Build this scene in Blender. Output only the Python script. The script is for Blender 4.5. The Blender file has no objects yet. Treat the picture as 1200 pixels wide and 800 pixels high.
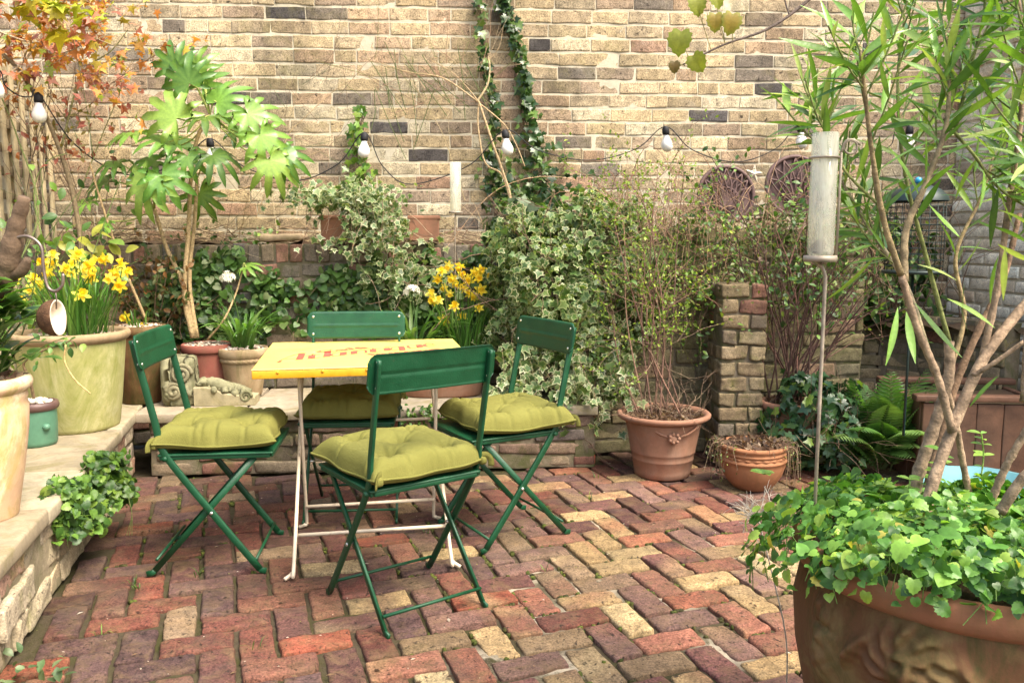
import bpy, math, random
import numpy as np
from math import sin, cos, pi, radians
from mathutils import Vector, Matrix

RNG = np.random.default_rng(7)
random.seed(7)
SC = bpy.context.scene
COL = SC.collection

# ------------------------------------------------------------------ camera
F_PX, PITCH, HC = 969.6, radians(7.037), 1.1667
cam = bpy.data.cameras.new('camera'); cam_o = bpy.data.objects.new('camera', cam); COL.objects.link(cam_o)
cam.sensor_width = 36; cam.lens = 36 * F_PX / 1200; cam.clip_start = .05; cam.clip_end = 300
cam_o.location = (0, 0, HC); cam_o.rotation_euler = (pi / 2 - PITCH, 0, 0)
SC.camera = cam_o

def ray(px, py):
    xc, yc = (px - 600) / F_PX, (400 - py) / F_PX
    c, s = cos(PITCH), sin(PITCH)
    return np.array([xc, c + yc * s, -s + yc * c])
def at(px, py, Y=None, z=None):
    """world point seen at a pixel of the 1200x800 photograph, at depth Y or at height z (used to measure the place)"""
    d = ray(px, py)
    t = Y / d[1] if Y is not None else (z - HC) / d[2]
    return np.array([0, 0, HC]) + d * t

# ------------------------------------------------------------------ mesh builder
def arr(a): return np.asarray(a, float)
class MB:
    def __init__(s): s.v = []; s.c = []; s.q = []; s.t = []; s.qm = []; s.tm = []; s.n = 0
    def add(s, v, quads=None, tris=None, col=(1, 1, 1), mat=0):
        v = arr(v).reshape(-1, 3); col = arr(col)
        if col.ndim == 1: col = np.broadcast_to(col, (len(v), 3))
        s.v.append(v); s.c.append(col)
        if quads is not None and len(quads):
            q = np.asarray(quads, int) + s.n; s.q.append(q); s.qm.append(np.full(len(q), mat))
        if tris is not None and len(tris):
            t = np.asarray(tris, int) + s.n; s.t.append(t); s.tm.append(np.full(len(t), mat))
        s.n += len(v)
    def build(s, name, mats, parent=None, smooth=True, loc=None):
        me = bpy.data.meshes.new(name)
        v = np.concatenate(s.v); c = np.concatenate(s.c)
        if loc is not None: v = v - arr(loc)
        q = np.concatenate(s.q) if s.q else np.zeros((0, 4), int)
        t = np.concatenate(s.t) if s.t else np.zeros((0, 3), int)
        me.vertices.add(len(v)); me.vertices.foreach_set('co', v.ravel())
        nl = q.size + t.size
        me.loops.add(nl); me.loops.foreach_set('vertex_index', np.concatenate([q.ravel(), t.ravel()]).astype(np.int32))
        me.polygons.add(len(q) + len(t))
        me.polygons.foreach_set('loop_start', np.concatenate([np.arange(len(q)) * 4, q.size + np.arange(len(t)) * 3]).astype(np.int32))
        me.polygons.foreach_set('material_index', np.concatenate(s.qm + s.tm).astype(np.int32))
        me.polygons.foreach_set('use_smooth', np.full(len(q) + len(t), smooth))
        a = me.color_attributes.new('Col', 'FLOAT_COLOR', 'POINT')
        a.data.foreach_set('color', np.concatenate([c, np.ones((len(c), 1))], 1).ravel())
        me.update(calc_edges=True); me.validate()
        if not isinstance(mats, (list, tuple)): mats = [mats]
        for m in mats: me.materials.append(m)
        o = bpy.data.objects.new(name, me); COL.objects.link(o)
        if parent is not None: o.parent = parent
        if loc is not None and parent is None: o.location = loc
        return o

def tag(o, label=None, cat=None, group=None, kind=None):
    if label: o['label'] = label
    if cat: o['category'] = cat
    if group: o['group'] = group
    if kind: o['kind'] = kind
    return o
def thing(name, label, cat, loc=(0, 0, 0), rz=0, group=None):
    o = bpy.data.objects.new(name, None); COL.objects.link(o); o.empty_display_size = .05
    o.location = loc; o.rotation_euler = (0, 0, rz)
    return tag(o, label, cat, group)
def kids(o): return [c for c in bpy.data.objects if c.parent == o]
def copy_tree(o, parent=None):
    c = o.copy(); COL.objects.link(c)
    if parent is not None: c.parent = parent
    for ch in kids(o): copy_tree(ch, c)
    return c

def nrm(a):
    a = arr(a); return a / np.maximum(np.linalg.norm(a, axis=-1, keepdims=True), 1e-9)
def rotz(v, a):
    v = arr(v); c, s = cos(a), sin(a)
    return np.stack([v[..., 0] * c - v[..., 1] * s, v[..., 0] * s + v[..., 1] * c, v[..., 2]], -1)

# rounded box, cached topology
_TOPO = {}
def rbox(L, W, H, r=.004, n=(3, 2, 2), wob=0., wk=14., skew=0.):
    nx, ny, nz = n[0] + 3, n[1] + 3, n[2] + 3      # lattice points per axis
    key = (nx, ny, nz)
    if key not in _TOPO:
        idx = {}; quads = []
        def I(i, j, k):
            return idx.setdefault((i, j, k), len(idx))
        for k in (0, nz - 1):
            for i in range(nx - 1):
                for j in range(ny - 1):
                    q = [I(i, j, k), I(i + 1, j, k), I(i + 1, j + 1, k), I(i, j + 1, k)]
                    quads.append(q if k else q[::-1])
        for j in (0, ny - 1):
            for i in range(nx - 1):
                for k in range(nz - 1):
                    q = [I(i, j, k), I(i + 1, j, k), I(i + 1, j, k + 1), I(i, j, k + 1)]
                    quads.append(q[::-1] if j else q)
        for i in (0, nx - 1):
            for j in range(ny - 1):
                for k in range(nz - 1):
                    q = [I(i, j, k), I(i, j + 1, k), I(i, j + 1, k + 1), I(i, j, k + 1)]
                    quads.append(q if i else q[::-1])
        _TOPO[key] = (np.array(list(idx.keys())), np.array(quads))
    ids, quads = _TOPO[key]
    h = np.array([L, W, H]) / 2; rr = np.minimum(r, h * .95)
    cs = []
    for a, m in enumerate((nx, ny, nz)):
        li = np.linspace(-h[a] + rr[a], h[a] - rr[a], m - 2)
        if m - 2 >= 4 and 2.4 * rr[a] < h[a] * .8: li[1] = -h[a] + 2.4 * rr[a]; li[-2] = -li[1]      # support loops keep the faces flat up to the arris
        cs.append(np.concatenate([[-h[a]], li, [h[a]]]))
    p = np.stack([cs[a][ids[:, a]] for a in range(3)], 1)
    inner = np.clip(p, -(h - rr), h - rr); d = p - inner
    p = inner + nrm(d) * np.linalg.norm(d, axis=1, keepdims=True).clip(max=float(np.mean(rr)))
    if wob:
        ph = RNG.uniform(0, 6.28, (3, 6)); kk = RNG.normal(0, 1, (3, 6, 3)) * wk
        for a in range(3):
            p[:, a] += wob * sum(np.sin(p @ kk[a, m] * (1 + .7 * m) + ph[a, m]) / (1 + .6 * m) for m in range(6)) * .6
    if skew:
        s = RNG.normal(0, skew, 4)
        p[:, 1] += p[:, 0] * s[0] * .5; p[:, 2] += p[:, 0] * s[1] + p[:, 1] * s[2]
        p[:, 0] *= 1 + s[3]
    return p, quads

def frames(pts):
    pts = arr(pts); n = len(pts)
    T = np.zeros_like(pts); T[1:-1] = pts[2:] - pts[:-2]; T[0] = pts[1] - pts[0]; T[-1] = pts[-1] - pts[-2]; T = nrm(T)
    a = np.array([0, 0, 1.]) if abs(T[0][2]) < .9 else np.array([1., 0, 0])
    U = np.zeros_like(pts); u = nrm(np.cross(T[0], a)); U[0] = u
    for i in range(1, n):
        u = u - T[i] * np.dot(u, T[i]); u = u / max(np.linalg.norm(u), 1e-9); U[i] = u
    return T, U, np.cross(T, U)
def tube(mb, pts, rad, n=8, col=(1, 1, 1), mat=0, cap=True):
    pts = arr(pts); rad = np.broadcast_to(arr(rad), (len(pts),))
    T, U, V = frames(pts); a = np.arange(n) * 2 * pi / n
    ring = pts[:, None] + rad[:, None, None] * (np.cos(a)[None, :, None] * U[:, None] + np.sin(a)[None, :, None] * V[:, None])
    m = len(pts); i = np.arange(m - 1)[:, None]; j = np.arange(n)[None]
    q = np.stack([i * n + j, i * n + (j + 1) % n, (i + 1) * n + (j + 1) % n, (i + 1) * n + j], -1).reshape(-1, 4)
    v = ring.reshape(-1, 3); t = []
    if cap:
        v = np.concatenate([v, pts[:1], pts[-1:]]); k = m * n
        t = [[k, (jj + 1) % n, jj] for jj in range(n)] + [[k + 1, (m - 1) * n + jj, (m - 1) * n + (jj + 1) % n] for jj in range(n)]
    c = arr(col)
    if c.ndim == 2: c = np.concatenate([np.repeat(c, n, 0)] + ([c[:1], c[-1:]] if cap else []))
    mb.add(v, q, t, c, mat)
def bar(mb, pts, w, t, side, r=.0015, col=(1, 1, 1), mat=0):
    """flat bar swept along pts; 'side' is the axis the thickness t runs along"""
    pts = arr(pts); side = nrm(side); m = len(pts)
    T, _, _ = frames(pts); A = nrm(np.cross(T, side)); S = nrm(np.cross(A, T))
    w2, t2 = w / 2, t / 2
    prof = [(-w2, -t2 + r), (-w2 + r, -t2), (w2 - r, -t2), (w2, -t2 + r), (w2, t2 - r), (w2 - r, t2), (-w2 + r, t2), (-w2, t2 - r)]
    v = np.concatenate([[pts[i] + a * A[i] + b * S[i] for a, b in prof] for i in range(m)])
    n = 8; i = np.arange(m - 1)[:, None]; j = np.arange(n)[None]
    q = np.stack([i * n + j, i * n + (j + 1) % n, (i + 1) * n + (j + 1) % n, (i + 1) * n + j], -1).reshape(-1, 4).tolist()
    for b, rev in ((0, 1), ((m - 1) * n, 0)):
        for f in ([0, 1, 2, 3], [0, 3, 4, 7], [4, 5, 6, 7]):
            g = [b + x for x in f]; q.append(g[::-1] if rev else g)
    mb.add(v, q, None, col, mat)
def smooth_path(P, k=6):
    P = arr(P); out = []
    Q = np.concatenate([[2 * P[0] - P[1]], P, [2 * P[-1] - P[-2]]])
    for i in range(1, len(Q) - 2):
        p0, p1, p2, p3 = Q[i - 1:i + 3]
        for t in np.linspace(0, 1, k, endpoint=False):
            out.append(.5 * ((2 * p1) + (p2 - p0) * t + (2 * p0 - 5 * p1 + 4 * p2 - p3) * t * t + (3 * p1 - p0 - 3 * p2 + p3) * t ** 3))
    out.append(P[-1]); return np.array(out)
def lathe(mb, prof, n=48, col=(1, 1, 1), mat=0, center=(0, 0, 0), wob=0., sx=1., sy=1., rz=0., fn=None):
    prof = arr(prof); m = len(prof); a = np.arange(n) * 2 * pi / n
    r = prof[:, 0][:, None] * np.ones(n); z = prof[:, 1][:, None] * np.ones(n)
    if wob: r = r * (1 + wob * (np.sin(2 * a + 1.3) + .6 * np.sin(3 * a + z * 9) + .4 * np.sin(5 * a - z * 14)))
    if fn: r = r + fn(a[None] * np.ones((m, 1)), z)
    v = np.stack([r * np.cos(a) * sx, r * np.sin(a) * sy, z], -1).reshape(-1, 3)
    i = np.arange(m - 1)[:, None]; j = np.arange(n)[None]
    q = np.stack([i * n + j, i * n + (j + 1) % n, (i + 1) * n + (j + 1) % n, (i + 1) * n + j], -1).reshape(-1, 4)
    mb.add(rotz(v, rz) + arr(center), q, None, col, mat)
def ball(mb, c, r, col=(1, 1, 1), mat=0, n=10, m=7, wob=0.):
    r = np.broadcast_to(arr(r), (3,)); th = np.linspace(0, pi, m); a = np.arange(n) * 2 * pi / n
    v = np.stack([np.sin(th)[:, None] * np.cos(a), np.sin(th)[:, None] * np.sin(a), np.cos(th)[:, None] * np.ones(n)], -1).reshape(-1, 3)
    if wob: v = v * (1 + wob * np.sin(v @ RNG.normal(0, 3, 3) + RNG.uniform(0, 6))[:, None])
    i = np.arange(m - 1)[:, None]; j = np.arange(n)[None]
    q = np.stack([i * n + j, (i + 1) * n + j, (i + 1) * n + (j + 1) % n, i * n + (j + 1) % n], -1).reshape(-1, 4)
    mb.add(v * r + arr(c), q, None, col, mat)

# ------------------------------------------------------------------ materials
def newmat(name):
    m = bpy.data.materials.new(name); m.use_nodes = True
    nt = m.node_tree; nt.nodes.clear()
    out = nt.nodes.new('ShaderNodeOutputMaterial'); b = nt.nodes.new('ShaderNodeBsdfPrincipled')
    nt.links.new(b.outputs[0], out.inputs[0])
    return m, nt, b, out
def N(nt, t, **kw):
    n = nt.nodes.new(t)
    for k, v in kw.items():
        if k in n.inputs: n.inputs[k].default_value = v
        else: setattr(n, k, v)
    return n
def noise(nt, scale, detail=4, rough=.6, dist=0., co=None):
    n = N(nt, 'ShaderNodeTexNoise'); n.inputs['Scale'].default_value = scale; n.inputs['Detail'].default_value = detail
    n.inputs['Roughness'].default_value = rough; n.inputs['Distortion'].default_value = dist
    if co is not None: nt.links.new(co, n.inputs['Vector'])
    return n
def ramp(nt, src, stops):
    r = N(nt, 'ShaderNodeValToRGB'); e = r.color_ramp.elements
    while len(e) < len(stops): e.new(.5)
    for k, (p, c) in enumerate(stops):
        e[k].position = p; e[k].color = (*(c if hasattr(c, '__len__') else (c,) * 3), 1)
    nt.links.new(src, r.inputs[0]); return r
def mix(nt, fac, a, b, mode='MIX'):
    m = N(nt, 'ShaderNodeMix', data_type='RGBA', blend_type=mode)
    for sock, v in ((m.inputs[0], fac), (m.inputs[6], a), (m.inputs[7], b)):
        if isinstance(v, bpy.types.NodeSocket): nt.links.new(v, sock)
        elif hasattr(v, '__len__'): sock.default_value = (*v, 1)
        else: sock.default_value = v
    return m.outputs[2]
def coords(nt): return N(nt, 'ShaderNodeNewGeometry').outputs['Position']
def bump(nt, b, h, strength=.5, dist=.01):
    n = N(nt, 'ShaderNodeBump'); n.inputs['Strength'].default_value = strength; n.inputs['Distance'].default_value = dist
    nt.links.new(h, n.inputs['Height']); nt.links.new(n.outputs[0], b.inputs['Normal'])
def attr(nt): return N(nt, 'ShaderNodeAttribute', attribute_name='Col').outputs['Color']
def objco(nt): return N(nt, 'ShaderNodeTexCoord').outputs['Object']

def brick_mat(name, moss=.3, mosscol=(.09, .11, .025), pit=.5, rough=.9, pitscale=70., lime=.0, soot=.25, bstr=.7, dust=0., grain=.55, big=.6, limecol=(.52, .48, .40)):
    m, nt, b, _ = newmat(name); co = objco(nt)
    c = attr(nt)
    n1 = noise(nt, 22, 6, .65, 0, co); c = mix(nt, .75, c, ramp(nt, n1.outputs[0], [(.25, .38), (.5, .95), (.76, 1.5)]).outputs[0], 'MULTIPLY')
    nf = noise(nt, 150, 4, .7, 0, co); c = mix(nt, grain, c, ramp(nt, nf.outputs[0], [(.32, .35), (.5, 1.), (.68, 1.7)]).outputs[0], 'MULTIPLY')
    n2 = noise(nt, 7, 5, .7, .4, co)
    if lime: c = mix(nt, ramp(nt, n2.outputs[0], [(.56, 0.), (.72, lime)]).outputs[0], c, limecol)
    n3 = noise(nt, 3.2, 6, .7, .3, co)
    if dust: n5 = noise(nt, 13, 6, .75, .6, co); c = mix(nt, ramp(nt, n5.outputs[0], [(.47, 0.), (.66, dust)]).outputs[0], c, (.16, .105, .05))
    if soot: c = mix(nt, ramp(nt, n3.outputs[0], [(.5, 0.), (.75, soot)]).outputs[0], c, (.06, .05, .04))
    nb = noise(nt, 1.5, 6, .68, .4, mix(nt, 1., co, (1, 1, .35), 'MULTIPLY')); c = mix(nt, big, c, ramp(nt, nb.outputs[0], [(.3, .55), (.52, 1.), (.72, 1.25)]).outputs[0], 'MULTIPLY')
    vor = noise(nt, pitscale, 5, .68, .6, co)
    pits = ramp(nt, vor.outputs[0], [(.33, 1.), (.40, 0.)]).outputs[0]
    c = mix(nt, mix(nt, pit, (0, 0, 0), pits), c, (.035, .026, .02))  # pits darkened in the colour: shade of their depth along with dirt
    if moss:
        n4 = noise(nt, 4.5, 7, .75, .5, co)
        c = mix(nt, ramp(nt, n4.outputs[0], [(.52, 0.), (.66, moss)]).outputs[0], c, mosscol)
    nt.links.new(c, b.inputs['Base Color']); b.inputs['Roughness'].default_value = rough
    b.inputs['Specular IOR Level'].default_value = .25
    hh = mix(nt, .5, n1.outputs[0], noise(nt, 160, 4, .6, 0, co).outputs[0])
    hh = mix(nt, pits, hh, (0, 0, 0))
    bump(nt, b, hh, bstr, .006)
    return m
def mortar_mat(name, col, moss=.3, mosscol=(.07, .085, .02), dirt=.5):
    m, nt, b, _ = newmat(name); co = objco(nt)
    n1 = noise(nt, 30, 6, .7, 0, co)
    c = mix(nt, n1.outputs[0], tuple(x * .55 for x in col), tuple(min(x * 1.35, .8) for x in col))
    n3 = noise(nt, 2.4, 6, .75, .6, co)
    c = mix(nt, ramp(nt, n3.outputs[0], [(.42, 0.), (.62, dirt)]).outputs[0], c, (.07, .055, .035))
    n4 = noise(nt, 5.5, 7, .75, .5, co)
    c = mix(nt, ramp(nt, n4.outputs[0], [(.45, 0.), (.62, moss)]).outputs[0], c, mosscol)
    nt.links.new(c, b.inputs['Base Color']); b.inputs['Roughness'].default_value = .95; b.inputs['Specular IOR Level'].default_value = .15
    bump(nt, b, mix(nt, .5, n1.outputs[0], noise(nt, 180, 4, .6, 0, co).outputs[0]), .8, .008)
    return m
def leaf_mat(name, trans=.35, rough=.42, spec=.45, tint=(1.25, 1.35, .5)):
    m, nt, b, out = newmat(name); co = objco(nt)
    c = attr(nt); n1 = noise(nt, 90, 4, .6, 0, co)
    c = mix(nt, .6, c, ramp(nt, n1.outputs[0], [(.3, .72), (.7, 1.2)]).outputs[0], 'MULTIPLY')
    nt.links.new(c, b.inputs['Base Color']); b.inputs['Roughness'].default_value = rough; b.inputs['Specular IOR Level'].default_value = spec
    tr = N(nt, 'ShaderNodeBsdfTranslucent'); nt.links.new(mix(nt, 1., c, tint, 'MULTIPLY'), tr.inputs[0])
    ms = N(nt, 'ShaderNodeMixShader'); ms.inputs[0].default_value = trans
    nt.links.new(b.outputs[0], ms.inputs[1]); nt.links.new(tr.outputs[0], ms.inputs[2]); nt.links.new(ms.outputs[0], out.inputs[0])
    bump(nt, b, noise(nt, 130, 3, .5, 0, co).outputs[0], .25, .003)
    return m
def plain(name, col=None, rough=.5, spec=.5, metal=0., var=.25, vscale=20., bstr=.0, bscale=80., coat=0., wear=None, wscale=25.):
    """painted or bare surface; col None takes the colour attribute"""
    m, nt, b, _ = newmat(name); co = objco(nt)
    n1 = noise(nt, vscale, 5, .65, .2, co)
    base = attr(nt) if col is None else N(nt, 'ShaderNodeRGB').outputs[0]
    if col is not None: base.default_value = (*col, 1)
    c = mix(nt, 1., base, ramp(nt, n1.outputs[0], [(.28, 1 - var), (.72, 1 + var)]).outputs[0], 'MULTIPLY')
    if wear:
        n2 = noise(nt, wscale, 6, .7, .3, co)
        c = mix(nt, ramp(nt, n2.outputs[0], [(.60, 0.), (.68, wear[0])]).outputs[0], c, wear[1])
    nt.links.new(c, b.inputs['Base Color']); b.inputs['Metallic'].default_value = metal
    nt.links.new(ramp(nt, n1.outputs[0], [(.2, max(rough - .12, .05)), (.8, min(rough + .12, 1))]).outputs[0], b.inputs['Roughness'])
    b.inputs['Specular IOR Level'].default_value = spec
    if coat: b.inputs['Coat Weight'].default_value = coat
    if bstr: bump(nt, b, noise(nt, bscale, 5, .6, 0, co).outputs[0], bstr, .004)
    return m
def pot_mat(name, col, stain=(.30, .27, .19), algae=(.10, .11, .02), s_amt=.6, a_amt=.5, rough=.8, sscale=5., hi=.62):
    m, nt, b, _ = newmat(name); co = objco(nt)
    n1 = noise(nt, 16, 6, .65, .3, co)
    c = mix(nt, n1.outputs[0], tuple(x * .62 for x in col), tuple(min(.85, x * 1.3) for x in col))
    n2 = noise(nt, sscale, 7, .7, .5, co)
    c = mix(nt, ramp(nt, n2.outputs[0], [(.48, 0.), (hi, s_amt)]).outputs[0], c, stain)
    n3 = noise(nt, sscale * 1.4, 7, .75, .9, mix(nt, 1., co, (1, 1, .35), 'MULTIPLY'))
    c = mix(nt, ramp(nt, n3.outputs[0], [(.46, 0.), (.64, a_amt)]).outputs[0], c, algae)
    nt.links.new(c, b.inputs['Base Color']); b.inputs['Roughness'].default_value = rough; b.inputs['Specular IOR Level'].default_value = .3
    bump(nt, b, mix(nt, .5, n1.outputs[0], noise(nt, 120, 4, .6, 0, co).outputs[0]), .35, .004)
    return m
def stone_mat(name, col, moss=.5, mosscol=(.10, .115, .03), scale=6.):
    m, nt, b, _ = newmat(name); co = objco(nt)
    n1 = noise(nt, scale * 2.2, 7, .7, .4, co)
    c = mix(nt, 1., attr(nt), ramp(nt, n1.outputs[0], [(.25, .6), (.55, 1.), (.8, 1.3)]).outputs[0], 'MULTIPLY')
    n2 = noise(nt, 45, 5, .7, 0, co); c = mix(nt, ramp(nt, n2.outputs[0], [(.58, 0.), (.7, .5)]).outputs[0], c, (.12, .10, .07))
    n3 = noise(nt, scale * .8, 7, .75, .6, co)
    c = mix(nt, ramp(nt, n3.outputs[0], [(.48, 0.), (.66, moss)]).outputs[0], c, mosscol)
    nt.links.new(c, b.inputs['Base Color']); b.inputs['Roughness'].default_value = .88; b.inputs['Specular IOR Level'].default_value = .25
    bump(nt, b, mix(nt, .4, n1.outputs[0], n2.outputs[0]), .5, .008)
    return m

M = {}
M['wall_brick'] = brick_mat('old_stock_brick', moss=.3, mosscol=(.20, .175, .055), pit=.85, lime=.2, soot=.6, pitscale=48, bstr=1., grain=.95, big=.85)
M['wall_mortar'] = mortar_mat('lime_mortar', (.60, .53, .39), moss=.1, dirt=.2)
M['ret_brick'] = brick_mat('mossy_garden_brick', moss=.6, mosscol=(.075, .085, .02), pit=.7, lime=.1, soot=.5)
M['ret_mortar'] = mortar_mat('dark_mortar', (.20, .165, .115), moss=.7, dirt=.7)
M['pier_brick'] = brick_mat('pier_stock_brick', bstr=1., moss=.65, mosscol=(.14, .14, .035), pit=.8, lime=.15, soot=.3)
M['pale_brick'] = brick_mat('limewashed_brick', moss=.15, mosscol=(.25, .24, .10), pit=.5, lime=.6, soot=.12)
M['ledge_brick'] = brick_mat('weathered_ledge_stone', moss=.6, mosscol=(.15, .155, .03), pit=.7, lime=.5, soot=.35, bstr=1., limecol=(.55, .46, .30))
M['ledge_mortar'] = mortar_mat('ledge_mortar', (.34, .28, .18), moss=.6, dirt=.5)
M['paver'] = brick_mat('paving_brick', moss=.3, mosscol=(.075, .062, .018), pit=.95, lime=.14, soot=.6, pitscale=62, bstr=1., dust=.5, grain=.9, limecol=(.34, .28, .18))
def bed_mat():
    m, nt, b, _ = newmat('paving_joint_sand'); co = objco(nt)
    n1 = noise(nt, 60, 6, .7, 0, co); n2 = noise(nt, 9, 6, .75, .4, co); n4 = noise(nt, 5.5, 7, .75, .5, co)
    c = mix(nt, n1.outputs[0], (.026, .020, .013), (.095, .074, .045))
    c = mix(nt, ramp(nt, n4.outputs[0], [(.45, 0.), (.62, .7)]).outputs[0], c, (.035, .038, .007))
    f = mix(nt, 1., attr(nt), ramp(nt, n2.outputs[0], [(.38, 0.), (.5, 1.)]).outputs[0], 'MULTIPLY')
    c = mix(nt, f, c, mix(nt, n1.outputs[0], (.20, .165, .11), (.46, .40, .30)))
    nt.links.new(c, b.inputs['Base Color']); b.inputs['Roughness'].default_value = .95; b.inputs['Specular IOR Level'].default_value = .15
    bump(nt, b, mix(nt, .5, n1.outputs[0], noise(nt, 180, 4, .6, 0, co).outputs[0]), .9, .008)
    return m
M['bed'] = bed_mat()
M['stone'] = stone_mat('york_stone', None, moss=.7, mosscol=(.15, .13, .045))
M['carved'] = stone_mat('carved_stone', None, moss=.85, mosscol=(.055, .065, .018), scale=9)
M['soil'] = mortar_mat('garden_soil', (.085, .055, .035), moss=.25, dirt=.4)
M['leaf'] = leaf_mat('leaf')
M['leaf_gloss'] = leaf_mat('glossy_leaf', .3, .3, .5)
M['petal'] = leaf_mat('petal', .45, .55, .3, (1.2, 1.1, .7))
M['stem'] = plain('stem_bark', None, .8, .25, var=.5, vscale=75, bstr=1., bscale=130)
M['green_paint'] = plain('green_enamel', (.0035, .052, .019), .44, .4, var=.28, vscale=14, bstr=.25, bscale=220, wear=(.55, (.035, .06, .03)), wscale=70)
M['rivet'] = plain('steel_rivet', (.55, .55, .5), .35, .5, metal=.9, var=.1)
M['cream_paint'] = plain('cream_enamel', (.58, .49, .36), .4, .5, var=.15, wear=(.6, (.25, .14, .07)), wscale=30)
M['yellow_paint'] = plain('yellow_enamel', (.86, .65, .15), .36, .5, var=.07, vscale=6, bstr=.08, coat=.2, wear=(.35, (.62, .42, .12)), wscale=22)
M['red_paint'] = plain('red_lettering', (.64, .085, .055), .45, .5, var=.2, wear=(.2, (.8, .55, .2)), wscale=60)
M['amber_paint'] = plain('amber_enamel', (.62, .30, .012), .4, .5, var=.15, vscale=30, wear=(.35, (.3, .13, .01)), wscale=40)
def cloth_mat():
    m, nt, b, _ = newmat('olive_cotton'); co = objco(nt)
    n1 = noise(nt, 9, 5, .6, 0, co); n2 = noise(nt, 420, 2, .5, 0, co)
    c = mix(nt, n1.outputs[0], (.112, .110, .022), (.185, .178, .044)); c = mix(nt, .25, c, ramp(nt, n2.outputs[0], [(.3, .7), (.7, 1.25)]).outputs[0], 'MULTIPLY')
    nt.links.new(c, b.inputs['Base Color']); b.inputs['Roughness'].default_value = .85; b.inputs['Specular IOR Level'].default_value = .2
    bump(nt, b, mix(nt, .6, n2.outputs[0], noise(nt, 30, 6, .65, 1.5, co).outputs[0]), .6, .006)
    return m
M['cloth'] = cloth_mat()
# ------------------------------------------------------------------ light
W = bpy.data.worlds.new('World'); SC.world = W; W.use_nodes = True
wn = W.node_tree; bg = wn.nodes['Background']
sky = wn.nodes.new('ShaderNodeTexSky'); sky.sky_type = 'NISHITA'; sky.sun_disc = False
SUN_EL, SUN_AZ = radians(57), radians(128)      # azimuth measured clockwise from +Y
sky.sun_elevation = SUN_EL; sky.sun_rotation = SUN_AZ; sky.air_density = 1.2; sky.dust_density = 6.; sky.ozone_density = .6
wn.links.new(sky.outputs[0], bg.inputs[0]); bg.inputs[1].default_value = .15
sl = bpy.data.lights.new('sun', 'SUN'); so = bpy.data.objects.new('sun', sl); COL.objects.link(so)
sl.energy = 1.8; sl.angle = radians(24); sl.color = (1, .935, .82)
sd = Vector((sin(SUN_AZ) * cos(SUN_EL), cos(SUN_AZ) * cos(SUN_EL), sin(SUN_EL)))
so.rotation_euler = (-sd).to_track_quat('-Z', 'Y').to_euler(); so.location = sd * 20
vs = SC.view_settings; vs.view_transform = 'Standard'; vs.look = 'None'; vs.exposure = 1.62; vs.gamma = 1; vs.use_curve_mapping = False

# ------------------------------------------------------------------ brickwork
def pick(pal, j=.12):
    w = arr([p[0] for p in pal]); k = RNG.choice(len(pal), p=w / w.sum())
    return np.clip(arr(pal[k][1]) * (1 + RNG.normal(0, j)) * (1 + RNG.normal(0, j * .3) * arr((.3, -.1, -.5))), .01, .8)
def path_at(P, s):
    P = arr(P); seg = np.linalg.norm(np.diff(P, axis=0), axis=1); c = np.concatenate([[0], np.cumsum(seg)])
    k = int(np.clip(np.searchsorted(c, s) - 1, 0, len(seg) - 1)); t = (s - c[k]) / seg[k]
    d = (P[k + 1] - P[k]) / seg[k]
    return P[k] + (P[k + 1] - P[k]) * t, d
def brickwork(mb, path, z0, courses, ch, bl, depth, pal, joint=.012, wob=.0016, rough=.0, header=.2, top_header=False, n=(5, 2, 2), mortar=True, inset=.008, r=.006, hj=1., mw=.003, oj=None):
    """bricks laid along 'path' (the line of the visible face, face on the right-hand side), mortar core behind"""
    P = arr(path); tot = np.linalg.norm(np.diff(P, axis=0), axis=1).sum()
    z = z0
    for k in range(courses):
        last = top_header and k == courses - 1
        h = ch * 1.35 if last else ch
        s = -RNG.uniform(0, .6) * bl if k % 2 else -RNG.uniform(0, .15) * bl
        while s < tot - .01:
            L = bl / 2 * (1.0 + (.12 if rough else 0)) if (last or RNG.random() < header) else bl * (1 + RNG.normal(0, .02 + rough * .18))
            if last: L = .078
            a, b = max(s, 0), min(s + L, tot)
            if b - a > .03:
                p, d = path_at(P, (a + b) / 2); nn = np.array([d[1], -d[0]])
                hh = (h - joint) * (1 + RNG.normal(0, .02 + rough * .1))
                v, q = rbox(b - a - joint * hj * RNG.uniform(.7, 1.2), depth, hh, r * RNG.uniform(.8, 1.6), n, wob * (1 + 2 * rough), 16, .006 + .03 * rough)
                out = RNG.normal(0, .0018 + rough * .006 if oj is None else oj)
                c = p - nn * (depth / 2 - out)
                v = rotz(v, math.atan2(d[1], d[0])) + np.array([c[0], c[1], z + h / 2 + RNG.normal(0, rough * .004)])
                mb.add(v, q, None, pick(pal), 0)
            s += L
        z += h
    if mortar:
        for i in range(len(P) - 1):
            d = P[i + 1] - P[i]; L = np.linalg.norm(d); d = d / L; nn = np.array([d[1], -d[0]])
            c = (P[i] + P[i + 1]) / 2 - nn * (depth / 2 + inset)
            v, q = rbox(L - .002, depth, z - z0 - .006, .004, (max(3, int(L / .05)), 1, max(3, int((z - z0) / .03))), mw, 30)
            mb.add(rotz(v, math.atan2(d[1], d[0])) + np.array([c[0], c[1], (z + z0) / 2 - .003]), q, None, (1, 1, 1), 1)
    return z

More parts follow.
